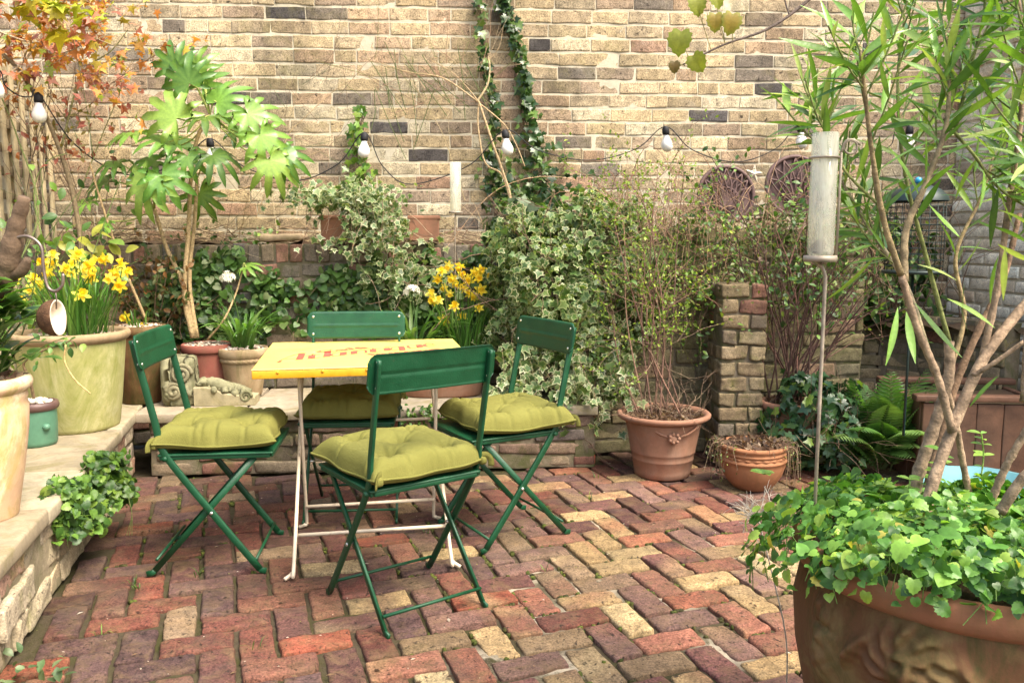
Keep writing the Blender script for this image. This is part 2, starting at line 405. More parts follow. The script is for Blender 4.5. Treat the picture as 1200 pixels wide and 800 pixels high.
PAL_WALL = [(5, (.43, .335, .195)), (4, (.385, .30, .185)), (3, (.37, .265, .165)), (2, (.31, .235, .16)), (1.6, (.46, .39, .26)), (.32, (.085, .075, .068)), (.7, (.175, .145, .11)), (.4, (.36, .23, .15))]
PAL_RET = [(4, (.17, .14, .105)), (3, (.22, .17, .12)), (2, (.125, .11, .095)), (2, (.26, .20, .13)), (1, (.25, .13, .09))]
PAL_BENCH = [(3, (.27, .19, .13)), (3, (.22, .15, .11)), (2, (.30, .23, .15)), (2, (.25, .12, .085)), (1, (.16, .13, .11))]
PAL_BENCH = [(w, tuple(0.78 * x for x in c)) for w, c in PAL_BENCH]
PAL_PIER = [(4, (.36, .28, .16)), (3, (.32, .24, .14)), (.7, (.30, .15, .10)), (1.5, (.24, .19, .13))]
PAL_PIER = [(w, tuple(0.72 * x for x in c)) for w, c in PAL_PIER]
PAL_MOSS = [(4, (.20, .17, .09)), (3, (.24, .20, .11)), (2, (.15, .13, .08)), (1, (.26, .17, .11))]
PAL_PALE = [(4, (.70, .63, .48)), (3, (.64, .55, .40)), (2, (.74, .69, .56)), (1, (.45, .36, .25))]
PAL_LEDGE = [(4, (.38, .31, .20)), (3, (.32, .25, .16)), (3, (.42, .35, .24)), (2, (.36, .22, .15)), (1, (.27, .22, .16))]
PAL_PAVE = [(3.0, (.138, .048, .033)), (3.0, (.092, .043, .035)), (2.4, (.165, .073, .046)), (.9, (.205, .060, .035)), (2.2, (.085, .047, .042)), (.8, (.18, .125, .075))]
PAL_PAVE = [(w, tuple(.84 * x for x in c)) for w, c in PAL_PAVE]
PAL_PAVE_Y = [(3.2, (.27, .185, .088)), (2.4, (.20, .135, .074)), (2.2, (.19, .078, .050)), (2.4, (.132, .074, .058)), (.8, (.23, .085, .049)), (1.0, (.33, .25, .13)), (2.0, (.118, .051, .043))]

def wall(name, label, mats, *a, **k):
    mb = MB(); brickwork(mb, *a, **k)
    return tag(mb.build(name, mats), label, k.pop('cat', 'wall') if False else 'wall')

# ground sheet, paving
mb = MB(); mb.add([(-150, -150, -.03), (150, -150, -.03), (150, 150, -.03), (-150, 150, -.03)], [[0, 1, 2, 3]], None)
tag(mb.build('ground', M['soil']), 'bare earth ground around and beneath the courtyard', 'ground', kind='structure')

ANG = radians(19.3); WM = .1095
mb = MB(); ca, sa = cos(ANG), sin(ANG); MOSS_AT = []
LEDGE0, LEDGE1 = np.array([-1.05, 1.0]), np.array([-1.832, 3.963])
def inside(x, y):
    if y < .9 or y > 4.75 or x > 3.0: return False
    t = (y - 1.0) / 2.963
    if x < -1.02 - .79 * t - .06: return False
    if y > 3.95 + (x + 1.83) * .08 and x < .45: return False
    return True
for i in range(-60, 80):
    for j in range(-30, 70):
        k = (i - j) % 4
        if k == 0: cx, cy, ro = (i + 1) * WM, (j + .5) * WM, 0
        elif k == 3: cx, cy, ro = (i + .5) * WM, (j + 1) * WM, pi / 2
        else: continue
        x, y = cx * ca - cy * sa, cx * sa + cy * ca
        if not inside(x, y): continue
        gx = np.clip((x + 1.5) / 2.6 + RNG.normal(0, .12) - (.15 if y > 3.2 else 0), 0, 1)
        c = pick(PAL_PAVE_Y if RNG.random() < gx * 1.0 else PAL_PAVE, .16)
        near = y < 3.0
        v, q = rbox(2 * WM - RNG.uniform(.010, .019), WM - RNG.uniform(.010, .019), .06, RNG.uniform(.004, .010), (14, 8, 1) if near else (8, 5, 1), .0028, 30, .014)
        v = rotz(v, ANG + ro + RNG.normal(0, .018)) + np.array([x + RNG.normal(0, .002), y + RNG.normal(0, .002), -.03 + RNG.normal(0, .0028)])
        for q_ in range(4):      # joints where moss has taken hold
            if RNG.random() < .34:
                lx, ly = (RNG.uniform(-WM, WM), RNG.choice([-.5, .5]) * WM) if q_ < 3 else (RNG.choice([-1, 1]) * WM, RNG.uniform(-.5, .5) * WM)
                o_ = rotz(np.array([lx, ly, 0.]), ANG + ro); MOSS_AT.append((x + o_[0], y + o_[1], ANG + ro + (pi / 2 if q_ == 3 else 0)))
        # worn two-tone faces: a patch of a second fired colour on many bricks
        cc = np.broadcast_to(c, (len(v), 3)).copy()
        if RNG.random() < .7:
            w = np.clip(np.sin(v @ RNG.normal(0, 16, 3) + RNG.uniform(0, 6)) * .9, 0, 1)[:, None]
            cc = cc * (1 - w * .6) + pick(PAL_PAVE_Y if gx > .4 else PAL_PAVE) * w * .6
        mb.add(v, q, None, cc, 0)
tag(mb.build('brick_paving', M['paver']), 'worn red and yellow bricks laid in a herringbone', 'paving', kind='structure')
# moss cushions in the joints, fallen bits on the bricks
mb = MB()
for (x, y, a) in MOSS_AT:
    if math.sin(x * 3.1 + 1) + math.sin(y * 2.7 + x) + RNG.normal(0, .7) < .1: continue
    for k in range(RNG.integers(2, 6)):
        c = rotz(np.array([RNG.normal(0, .022), RNG.normal(0, .003), 0]), a)
        ball(mb, (x + c[0], y + c[1], -.009), (RNG.uniform(.006, .012), RNG.uniform(.005, .009), RNG.uniform(.006, .011)), arr(((.050, .062, .010), (.075, .085, .014), (.045, .042, .012))[RNG.integers(3)]) * RNG.uniform(.7, 1.3), 0, 7, 5, .3)
tag(mb.build('joint_moss', M['stem']), 'green moss growing in the paving joints', 'moss', kind='stuff')
mb = MB()
for k in range(750):
    x, y = RNG.uniform(-1.5, 2.2), RNG.uniform(1.9, 4.3)
    if not inside(x, y): continue
    s_ = RNG.uniform(.002, .006) if RNG.random() < .8 else RNG.uniform(.006, .013); v = np.array([(-1, 0, 0), (0, .45, .15), (1, 0, .1), (0, -.45, .2)]) * s_
    mb.add(rotz(v, RNG.uniform(0, 6.28)) + np.array([x, y, .0035 + s_ * .2]), [[0, 1, 2, 3]], None, pick([(2, (.20, .13, .07)), (2, (.08, .05, .03)), (1.2, (.50, .44, .34)), (.6, (.20, .22, .05)), (.3, (.6, .57, .5))]))
tag(mb.build('fallen_bits', M['petal']), 'tiny scattered leaf scraps and grit on the paving', 'litter', kind='stuff')
# joint bed
mb = MB(); nx, ny = 260, 220
X, Y = np.meshgrid(np.linspace(-2.1, 3.0, nx), np.linspace(.8, 4.9, ny), indexing='ij')
Z = -.015 + .0035 * np.sin(X * 21 + np.sin(Y * 13) * 2) * np.sin(Y * 19 + X * 7) + RNG.normal(0, .0015, X.shape)
i, j = np.meshgrid(np.arange(nx - 1), np.arange(ny - 1), indexing='ij')
quads = np.stack([i * ny + j, (i + 1) * ny + j, (i + 1) * ny + j + 1, i * ny + j + 1], -1).reshape(-1, 4)
pale = np.zeros_like(X)
for (px, py, r) in ((690, 690, .11), (640, 720, .11), (590, 690, .10), (560, 770, .08), (700, 610, .10), (840, 640, .10), (790, 700, .09), (850, 760, .09), (640, 670, .09), (655, 775, .09), (870, 610, .10)):
    p = at(px, py, z=0); pale = np.maximum(pale, np.clip(1.4 - np.hypot(X - p[0], Y - p[1]) / r, 0, 1))
Z = Z + .006 * pale
mb.add(np.stack([X, Y, Z], -1).reshape(-1, 3), quads, None, np.repeat(pale.reshape(-1, 1), 3, 1))
tag(mb.build('paving_joints', M['bed']), 'mossy sand in the joints between paving bricks', 'paving', kind='structure')
# back boundary wall
YB = lambda x: 5.0 + .055 * (x + 1.8)
mb = MB(); brickwork(mb, [(-3.4, YB(-3.4)), (3.6, YB(3.6))], .25, 37, .081, .235, .11, PAL_WALL, .0120, .0022, .06, .2, n=(10, 1, 3), r=.0028, inset=.0035, hj=.5, mw=.0008, oj=.0009)
tag(mb.build('brick_boundary_wall', [M['wall_brick'], M['wall_mortar']]), 'tall weathered yellow brick boundary wall behind the string lights', 'wall')
# right side wall, limewashed
mb = MB(); brickwork(mb, [(2.75, YB(2.75) - .01), (3.2, 3.0)], 0, 34, .078, .225, .11, PAL_PALE, .012, .002, .1, .25, n=(4, 1, 1))
tag(mb.build('brick_side_wall', [M['pale_brick'], M['wall_mortar']]), 'pale limewashed brick side wall behind the narrow leaved tree', 'wall')
# raised bed walls
RY = lambda x: 4.66 + .08 * (x + 1.6)
mb = MB(); brickwork(mb, [(-2.75, RY(-2.75)), (.5, RY(.5))], 0, 14, .0795, .225, .105, PAL_RET, .013, .003, .3, .25, top_header=True, n=(5, 1, 3))
tag(mb.build('raised_bed_wall', [M['ret_brick'], M['ret_mortar']]), 'dark low brick wall with upright header coping behind the bench pots', 'wall')
mb = MB(); brickwork(mb, [(.44, 4.42), (1.95, 4.56)], 0, 15, .0815, .225, .105, PAL_MOSS, .013, .003, .35, .25, n=(5, 1, 3))
tag(mb.build('mossy_planter_wall', [M['ret_brick'], M['ret_mortar']]), 'mossy green brick wall behind the twiggy potted shrub', 'wall')
mb = MB(); th = np.linspace(radians(200), radians(318), 12)
brickwork(mb, [(2.30 + .62 * cos(a + pi) * 1.0, 4.36 + .62 * sin(a + pi)) for a in th[::1]][::1] if False else [(1.62, 4.80), (1.80, 4.92), (2.0, 4.97), (2.2, 4.93), (2.38, 4.80), (2.52, 4.60), (2.62, 4.35)], 0, 9, .081, .17, .105, PAL_PIER, .014, .003, .35, .3, n=(4, 1, 2))
tag(mb.build('curved_planter_wall', [M['pier_brick'], M['ret_mortar']]), 'low curved brick planter wall behind the fern', 'wall')
mb = MB()
for k in range(12):
    z = k * .079
    for (cx, cy, L, Wd) in (((1.05 + .118), 4.146 + .05, .235, .10),) if False else ([(1.05 + .076, 4.2, .15, .105), (1.05 + .196, 4.2, .085, .105)] if k % 2 else [(1.05 + .046, 4.2, .09, .105), (1.05 + .165, 4.2, .145, .105)]):
        v, q = rbox(L - .012, Wd, .067, .007, (8, 3, 4), .0048, 24, .035)
        mb.add(v + np.array([cx - .0, cy + RNG.normal(0, .003), z + .04]), q, None, pick(PAL_PIER), 0)
    for cy in (4.31, 4.41):
        v, q = rbox(.22, .093, .067, .008, (5, 3, 2), .003, 16, .02)
        mb.add(v + np.array([1.168, cy + RNG.normal(0, .002) - .02, z + .04]), q, None, pick(PAL_PIER), 0)
v, q = rbox(.212, .28, .935, .01, (3, 3, 8), .002, 30); mb.add(v + np.array([1.168, 4.303, .468]), q, None, (1, 1, 1), 1)
tag(mb.build('brick_pier', [M['pier_brick'], M['ret_mortar']]), 'short square brick pier between the two terracotta floor pots', 'pier')

# bench: brick base and stone slabs
BD = math.atan2(.181, 2.26)
bench = thing('stone_bench', 'low brick bench with a stone slab top along the back', 'bench', (-1.83, 3.965, 0))
mb = MB(); brickwork(mb, [(-1.79, 3.985), (.43, 4.160)], 0, 4, .069, .225, .1, PAL_BENCH, .011, .003, .35, .3, n=(5, 1, 3), r=.008)
brickwork(mb, [(.43, 4.160), (.41, 4.42)], 0, 4, .069, .2, .1, [(2, (.36, .10, .055)), (2, (.27, .16, .11))], .011, .003, .35, .3, n=(5, 1, 3), r=.008)
mb.build('brick_base', [M['ret_brick'], M['ret_mortar']], bench, loc=(-1.83, 3.965, 0))
mb = MB(); s = 0; tot = 2.30
for L in (.52, .61, .47, .42, .28):
    v, q = rbox(L - .008, .68, .048, .007, (8, 8, 1), .0022, 8, .004)
    v = v + np.array([s + L / 2 - .02, .335, .299 + RNG.normal(0, .0015)])
    mb.add(rotz(v, BD) + np.array([-1.83, 3.955, 0]), q, None, pick([(1, (.33, .275, .20)), (1, (.29, .25, .185))], .08)); s += L
mb.build('stone_slab', M['stone'], bench, loc=(-1.83, 3.965, 0))

# side ledge: rubble face and flagstones
ld = LEDGE1 - LEDGE0; ll = np.linalg.norm(ld); ld = ld / ll; lang = math.atan2(ld[1], ld[0]); ln = np.array([ld[1], -ld[0]])   # ln points to the courtyard
ledge = thing('stone_ledge', 'low rubble ledge topped with pale flagstones along the left', 'ledge', (LEDGE0[0], LEDGE0[1], 0))
mb = MB(); off = ln * -.035
brickwork(mb, [LEDGE0 + off - ld * .3, LEDGE1 + off + ld * .1], 0, 3, .0925, .24, .12, PAL_LEDGE, .011, .0030, .6, .3, n=(10, 2, 6), r=.006, inset=.005)
mb.build('rubble_face', [M['ledge_brick'], M['ledge_mortar']], ledge, loc=(LEDGE0[0], LEDGE0[1], 0))
mb = MB(); s = -.3
for L in (.62, .55, .70, .48, .66, .5, .42):
    for (w0, w1) in ((0, .42), (.426, .98)):
        v, q = rbox(L - .010, w1 - w0 - .006, .052, .009, (9, 6, 1), .0035, 7, .006)
        c = LEDGE0 + ld * (s + L / 2) - ln * ((w0 + w1) / 2)
        if s + L / 2 > ll + .55: continue
        mb.add(rotz(v, lang) + np.array([c[0], c[1], .300 + RNG.normal(0, .002)]), q, None, pick([(1, (.34, .285, .19)), (1, (.28, .23, .15)), (1, (.36, .305, .205))], .07))
    s += L
mb.build('flagstone', M['stone'], ledge, loc=(LEDGE0[0], LEDGE0[1], 0))

# soil of the beds
def soil_sheet(name, corners, z, label):
    mb = MB(); n = 40; a, b, c, d = [arr(x) for x in corners]
    u, w = np.meshgrid(np.linspace(0, 1, n), np.linspace(0, 1, n), indexing='ij'); u = u[..., None]; w = w[..., None]
    P2 = (a * (1 - u) + b * u) * (1 - w) + (d * (1 - u) + c * u) * w
    Zz = z + .02 * np.sin(P2[..., 0] * 17) * np.sin(P2[..., 1] * 23) + RNG.normal(0, .008, (n, n))
    i, j = np.meshgrid(np.arange(n - 1), np.arange(n - 1), indexing='ij')
    q = np.stack([i * n + j, (i + 1) * n + j, (i + 1) * n + j + 1, i * n + j + 1], -1).reshape(-1, 4)
    mb.add(np.concatenate([P2, Zz[..., None]], -1).reshape(-1, 3), q, None)
    return tag(mb.build(name, M['soil']), label, 'soil', kind='structure')
soil_sheet('bed_soil', [(-2.8, 4.66), (.45, 4.90), (.45, 5.2), (-2.8, 5.0)], 1.13, 'dark soil of the raised bed under the boundary wall')
soil_sheet('planter_soil', [(.45, 4.47), (2.0, 4.62), (2.0, 5.3), (.45, 5.2)], 1.20, 'dark soil of the mossy raised planter')
soil_sheet('corner_soil', [(1.9, 4.98), (2.75, 4.3), (2.9, 5.2), (1.95, 5.25)], .68, 'dark soil inside the curved planter')
soil_sheet('side_bed_soil', [(-3.4, .6), (-1.9, .6), (-2.65, 4.7), (-3.4, 4.9)], .27, 'dark soil of the left side bed')
# ------------------------------------------------------------------ bistro chair (faces +x)
ZS, ZT, ZBL, HW, W1, W2 = .4336, .8404, .7285, .2167, .190, .174
XT, XP, XF, XS, XR = -.235, -.145, .156, .150, -.208
def make_chair():
    root = thing('folding_chair', 'x', 'chair')
    G, R = M['green_paint'], M['rivet']
    for s in (1, -1):
        mb = MB()
        path = smooth_path([(XT + .004, s * W1, ZT - .012), (XT + .016, s * W1, ZBL + .03), (XT + .030, s * W1, ZBL - .03), (XP - .025, s * W1, ZS + .10), (XP, s * W1, ZS), (.5 * (XP + XF), s * W1, ZS * .5), (XF, s * W1, .012)], 5)
        bar(mb, path, .023, .010, (0, 1, 0))
        bar(mb, [(XF - .004, s * W1, .016), (XF + .006, s * W1, .008), (XF + .022, s * W1, .005)], .02, .009, (0, 1, 0))
        mb.build('upright_leg', G, root)
        mb = MB()
        bar(mb, [(XS, s * W2, ZS - .022), (.5 * (XS + XR), s * W2, (ZS - .01) * .5), (XR, s * W2, .012)], .021, .009, (0, 1, 0))
        bar(mb, [(XR + .004, s * W2, .016), (XR - .006, s * W2, .008), (XR - .024, s * W2, .005)], .02, .009, (0, 1, 0))
        mb.build('cross_leg', G, root)
        mb = MB()   # pivot pin where the legs cross
        t = .48; xm = .5 * (XP + XF) * .5 + .5 * .5 * (XS + XR)
        tube(mb, [(-.0, s * (W2 - .008), .222), (-.0, s * (W1 + .008), .222)], .006, 10); mb.build('pivot_pin', R, root)
    for (x, w, z) in ((XF - .012, W1, .048), (XR + .012, W2, .055), (XF * .55, W1, .155) if False else (XS - .005, W2, ZS - .03)):
        mb = MB(); tube(mb, [(x, -w, z), (x, w, z)], .0055, 8); mb.build('crossbar', G, root)
    # seat: folded sheet with rolled rim
    mb = MB(); v, q = rbox(.385, .388, .010, .004, (6, 6, 1), 0)
    v[:, 1] *= 1 - .06 * (v[:, 0] < 0) * 0; mb.add(v + np.array([.022, 0, ZS - .004]), q)
    for y in (-.188, .188):
        v, q = rbox(.37, .010, .016, .003, (3, 1, 1)); mb.add(v + np.array([.02, y * .985, ZS - .013]), q)
    for x in (-.165, .208):
        v, q = rbox(.010, .36, .015, .003, (1, 3, 1)); mb.add(v + np.array([x, 0, ZS - .013]), q)
    mb.build('seat', G, root)
    for s in (1, -1):
        mb = MB(); tube(mb, [(XP, s * .178, ZS - .014), (XP, s * (W1 + .012), ZS - .014)], .008, 10)
        mb.build('hinge_pin', G, root)
    # backrest: pressed sheet with a rib
    mb = MB(); nu, nv = 49, 25
    U, V = np.meshgrid(np.linspace(-1, 1, nu), np.linspace(-1, 1, nv), indexing='ij')
    hh = (ZT - ZBL) / 2 + .004; rc = .026
    y = U * HW; zz = V * hh
    lim = hh - np.clip(np.abs(y) - (HW - rc), 0, rc) ** 2 / rc * .98
    zz = np.clip(zz, -lim, lim)
    edge = np.maximum(np.abs(U), np.abs(V))
    xo = -.010 * (1 - U ** 2) - .16 * zz + .0035 * np.exp(-((zz + .002) / .004) ** 2) * (np.abs(U) < .86) - .004 * np.clip((edge - .93) / .07, 0, 1)
    P = np.stack([XT + .028 + xo, y, .5 * (ZT + ZBL) + zz], -1).reshape(-1, 3)
    i, j = np.meshgrid(np.arange(nu - 1), np.arange(nv - 1), indexing='ij')
    q = np.stack([i * nv + j, (i + 1) * nv + j, (i + 1) * nv + j + 1, i * nv + j + 1], -1).reshape(-1, 4)
    m = len(P); bq = q[:, ::-1] + m
    edge_ids = [k * nv for k in range(nu)] + [(nu - 1) * nv + k for k in range(1, nv)] + [k * nv + nv - 1 for k in range(nu - 2, -1, -1)] + [k for k in range(nv - 2, 0, -1)]
    rim = [[edge_ids[k], edge_ids[k - 1], edge_ids[k - 1] + m, edge_ids[k] + m] for k in range(len(edge_ids))]
    mb.add(np.concatenate([P, P - np.array([.0035, 0, 0])]), np.concatenate([q, bq, rim]))
    br = mb.build('backrest', G, root)
    for s in (1, -1):
        for z in (ZT - .018, ZBL + .018):
            mb = MB(); x = XT + .026 - .010 * (1 - (W1 / HW) ** 2) - .16 * (z - .5 * (ZT + ZBL))
            ball(mb, (x + .002, s * W1, z), (.003, .0058, .0058)); ball(mb, (x - .012, s * W1, z), (.004, .0062, .0062)); mb.build('rivet', R, br)
    return root
def cushion_mesh(seed):
    r = np.random.default_rng(seed); n = 75; g = np.linspace(-1, 1, n); U, V = np.meshgrid(g, g, indexing='ij'); h = .205
    tuft = [(0, 0)] + [(.52 * a, .52 * b) for a in (-1, 1) for b in (-1, 1)]
    prof = np.clip((1 - np.abs(U) ** 5) * (1 - np.abs(V) ** 5), 0, 1) ** .34
    top = .080 * prof
    for (a, b) in tuft:
        d2 = (U - a) ** 2 + (V - b) ** 2; top = top - .042 * np.exp(-d2 / .012) - .018 * np.exp(-d2 / .08)
        for k in range(8):
            an = k * pi / 4 + r.uniform(-.35, .35); dx, dy = cos(an), sin(an)
            al = (U - a) * dx + (V - b) * dy; pe = -(U - a) * dy + (V - b) * dx
            top = top - .022 * np.exp(-(pe / .024) ** 2) * np.exp(-np.clip(al - .02, 0, 9) / .22) * (al > 0) * r.uniform(.4, 1.2)
    for k in range(16):   # puckers from the seam
        s_ = r.uniform(-.85, .85); ax = r.integers(4)
        e = [(1 - U, V - s_), (1 + U, V - s_), (1 - V, U - s_), (1 + V, U - s_)][ax]
        top = top - .016 * np.exp(-(e[1] / .03) ** 2) * np.exp(-e[0] / .2)
    top = top + .0035 * np.sin(U * 5 + r.uniform(0, 6)) * np.sin(V * 4 + r.uniform(0, 6)) * prof
    top = np.where(prof > 0, np.maximum(top, .080 * prof * .30 - .004), top) * np.clip(prof * 1.25, 0, 1) ** .5
    # outline pinched between the corners
    px_ = U * h * (1 - .055 * (1 - V ** 2) * np.abs(U) ** 2) ; py_ = V * h * (1 - .055 * (1 - U ** 2) * np.abs(V) ** 2)
    px_ = px_ + .006 * np.sin(V * 7 + r.uniform(0, 6)) * np.abs(U) ** 3; py_ = py_ + .006 * np.sin(U * 6 + r.uniform(0, 6)) * np.abs(V) ** 3
    bot = -.020 * prof
    lift = .012 * (np.abs(U * V)) ** 2 + .004 * np.sin(U * 3 + r.uniform(0, 6))
    P = np.stack([px_, py_, .024 + top + lift], -1).reshape(-1, 3); Q = np.stack([px_, py_, .024 + bot + lift * .6], -1).reshape(-1, 3)
    i, j = np.meshgrid(np.arange(n - 1), np.arange(n - 1), indexing='ij')
    q = np.stack([i * n + j, (i + 1) * n + j, (i + 1) * n + j + 1, i * n + j + 1], -1).reshape(-1, 4)
    mb = MB(); mb.add(np.concatenate([P, Q]), np.concatenate([q, q[:, ::-1] + n * n]))
    # rolled seam
    ring = np.concatenate([P.reshape(n, n, 3)[:, 0], P.reshape(n, n, 3)[-1, 1:], P.reshape(n, n, 3)[::-1, -1][1:], P.reshape(n, n, 3)[0, ::-1][1:]])
    tube(mb, ring, .0038, 6, cap=False)
    return mb
proto = make_chair()
CH = [(-.3562, 2.5954, 2.1972, 'folding green metal chair in front with its back to us, nearest of the four'),
      (-.0562, 3.227, 3.6599, 'folding green metal chair at the right side of the yellow table'),
      (-1.0649, 2.9686, .1119, 'folding green metal chair at the left side of the yellow table'),
      (-.6808, 3.3494 + .12, -1.4998, 'folding green metal chair behind the yellow table, facing us')]
CU = ['bright olive tufted cushion with tied corner straps on the nearest chair', 'olive tufted cushion on the right chair, corner drooping off the back',
      'olive tufted cushion tied on the left chair, seen in profile', 'olive tufted cushion in the shade behind the yellow table']
for k, (x, y, a, lab) in enumerate(CH):
    o = proto if k == 0 else copy_tree(proto)
    o.location = (x, y, .002); o.rotation_euler = (0, 0, a); tag(o, lab, 'chair', 'green folding chairs around the table')
    mb = cushion_mesh(11 + k)
    sh = (.012, 0) if k != 1 else (-.02, .02)
    cx, cy = x + sh[0] * cos(a) - sh[1] * sin(a), y + sh[0] * sin(a) + sh[1] * cos(a)
    cu = thing('seat_cushion', CU[k], 'cushion', (cx, cy, ZS + .004), a + [.06, -.05, .04, .0][k], 'olive cushions on the green chairs')
    mb.build('pad', M['cloth'], cu)
    for s in (1, -1):
        mb = MB()
        bar(mb, smooth_path([(-.185, s * .17, .045), (-.203, s * .195, .05), (-.212, s * .208, .035), (-.213, s * .210, .012)], 4), .02, .003, (1, s, 0))
        v, q = rbox(.02, .024, .026, .007, (2, 2, 2), .002, 40); mb.add(v + np.array([-.196, s * .19, .03]), q)
        mb.build('tie_strap', M['cloth'], cu)

# ------------------------------------------------------------------ table
TX, TY, TR, TW, TD, TZ = -.5981, 3.3482, .2266 - .04, .8053, .7912, .7096
tb = thing('cafe_table', 'square yellow metal cafe table with red lettering and cream legs', 'table', (TX, TY, .0), TR)
mb = MB(); v, q = rbox(TW, TD, .004, .0018, (8, 8, 1)); mb.add(v + np.array([0, 0, TZ - .002]), q); mb.build('tabletop', M['yellow_paint'], tb)
mb = MB()
for (cx, cy, L, Wd) in ((0, -TD / 2 + .004, TW - .002, .006), (0, TD / 2 - .004, TW - .002, .006), (-TW / 2 + .004, 0, .006, TD - .016), (TW / 2 - .004, 0, .006, TD - .016)):
    v, q = rbox(L, Wd, .029, .002, (10, 1, 1) if L > Wd else (1, 10, 1), .0006, 20); mb.add(v + np.array([cx, cy, TZ - .0195]), q)
ap = mb.build('apron', M['amber_paint'], tb)
for k in range(5):
    mb = MB(); ball(mb, (-TW / 2 + .09 + k * (TW - .18) / 4, -TD / 2, TZ - .012), (.006, .004, .006)); mb.build('rivet', M['amber_paint'], ap)
def tloc(p):   # world to table-local
    d = arr(p)[:2] - np.array([TX, TY]); c, s = cos(-TR), sin(-TR); return np.array([d[0] * c - d[1] * s, d[0] * s + d[1] * c])
# two folding U frames
LP = [at(345, 678, z=0), at(528, 663, z=0), at(357, 632, z=0), at(500, 612, z=0)]
fl, fr, bl_, brr = [tloc(p) for p in LP]
zt = TZ - .034
def uframe(name, a, b, ya):   # a, b feet; ya = local y of the top rail
    mb = MB()
    for p, o in ((a, -1), (b, 1)):
        top = np.array([p[0] - o * .0, ya, zt])
        d = np.array([o * .02, -.012 if ya > 0 else .012, 0])
        tube(mb, smooth_path([top, np.array([p[0], (ya + p[1]) / 2, zt / 2]), np.array([p[0], p[1], .05]), np.array([p[0], p[1], .022]) + d * .4, np.array([p[0], p[1], .008]) + d * 1.6], 5), .0068, 10)
    tube(mb, [(a[0], ya, zt), (b[0], ya, zt)], .0068, 10)
    t = .16; za = zt * t; ym = a[1] + (ya - a[1]) * t
    tube(mb, [(a[0], ym, za), (b[0], ym + (b[1] - a[1]) * (1 - t), za)], .0068, 10)
    return mb.build('leg_frame', M['cream_paint'], tb)
wI = .0
fr = np.array([fr[0], fl[1]]); brr = np.array([brr[0], brr[1]]); bl_ = np.array([fl[0] + .016, brr[1]]); brr[0] = fr[0] - .016
uframe('f', fl, fr, .27); uframe('b', bl_, brr, -.27)
mb = MB(); tube(mb, [(bl_[0], .02, zt * .62), (brr[0], .02, zt * .62)], .0062, 8)
mb.build('stretcher', M['cream_paint'], tb)

# lettering: fat-face letters, thick stems and hairline curves, lying on the top
def flat(mb, poly, z):
    poly = arr(poly); c = poly.mean(0); n = len(poly)
    v = np.concatenate([np.concatenate([poly, np.full((n, 1), z)], 1), [[c[0], c[1], z]]])
    mb.add(v, None, [[n, k, (k + 1) % n] for k in range(n)])
def ribbon(mb, pts, w, z):
    p = smooth_path([(a, b, 0) for a, b in pts], 6)[:, :2]; w = np.interp(np.linspace(0, 1, len(p)), np.linspace(0, 1, len(w)), w) if hasattr(w, '__len__') else np.full(len(p), w)
    t = np.gradient(p, axis=0); t /= np.linalg.norm(t, axis=1, keepdims=True); nn = np.stack([-t[:, 1], t[:, 0]], 1) * w[:, None] / 2
    v = np.concatenate([p + nn, p - nn]); m = len(p)
    mb.add(np.concatenate([v, np.full((2 * m, 1), z)], 1), [[k + m, k + 1 + m, k + 1, k] for k in range(m - 1)])
SW, TH = .46, .10     # stem and hairline widths in x-heights
def letter(ch):
    """(ribbons [(points, width)], stems [(x0, y0, y1)], advance)"""
    if ch == 'A': return [([(-.62, -.05), (-.45, .12), (-.5, -.12), (-.62, .0), (-.35, .75), (.15, 1.5), (.72, 1.85)], TH * 1.2), ([(-.3, .5), (.4, .5)], TH)], [(.42, 0, 1.85)], 1.15
    if ch == 't': return [([(-.22, .95), (.25, .95), (.75, .97)], TH), ([(.22, .95), (.26, 1.35)], TH), ([(.2, .1), (.5, -.02), (.8, .16)], TH)], [(.0, .0, .95)], .98
    if ch == 'l': return [], [(.0, 0, 1.8)], .66
    if ch == 'a': return [([(.55, .9), (.2, 1.0), (-.12, .6), (-.08, .2), (.25, .0), (.5, .2)], [TH, TH, TH * 1.8, TH * 1.8, TH, TH])], [(.42, 0, 1.)], 1.14
    if ch == 'n': return [([(.4, .75), (.65, 1.0), (.98, .9), (1.05, .5), (1.05, .02)], [TH, TH, TH * 1.4, TH * 2, TH * 2])], [(.0, 0, 1.)], 1.32
    if ch == 'i': return [], [(.0, 0, .95), (.12, 1.18, 1.36)], .66
    if ch == 'q': return [([(.55, .9), (.2, 1.0), (-.12, .6), (-.08, .2), (.25, .0), (.5, .2)], [TH, TH, TH * 1.8, TH * 1.8, TH, TH])], [(.42, -.42, 1.)], 1.14
    if ch == 'u': return [([(.05, .98), (.02, .4), (.25, .02), (.6, .1), (.8, .3)], [TH * 2.2, TH * 2.2, TH * 1.4, TH, TH])], [(.62, 0, 1.)], 1.32
    if ch == 'e': return [([(.0, .52), (.62, .55), (.5, .95), (.15, .98), (-.1, .5), (.15, .04), (.45, .02), (.72, .25)], [TH, TH, TH * 1.3, TH * 2, TH * 3, TH * 2, TH * 1.2, TH])], [], .95
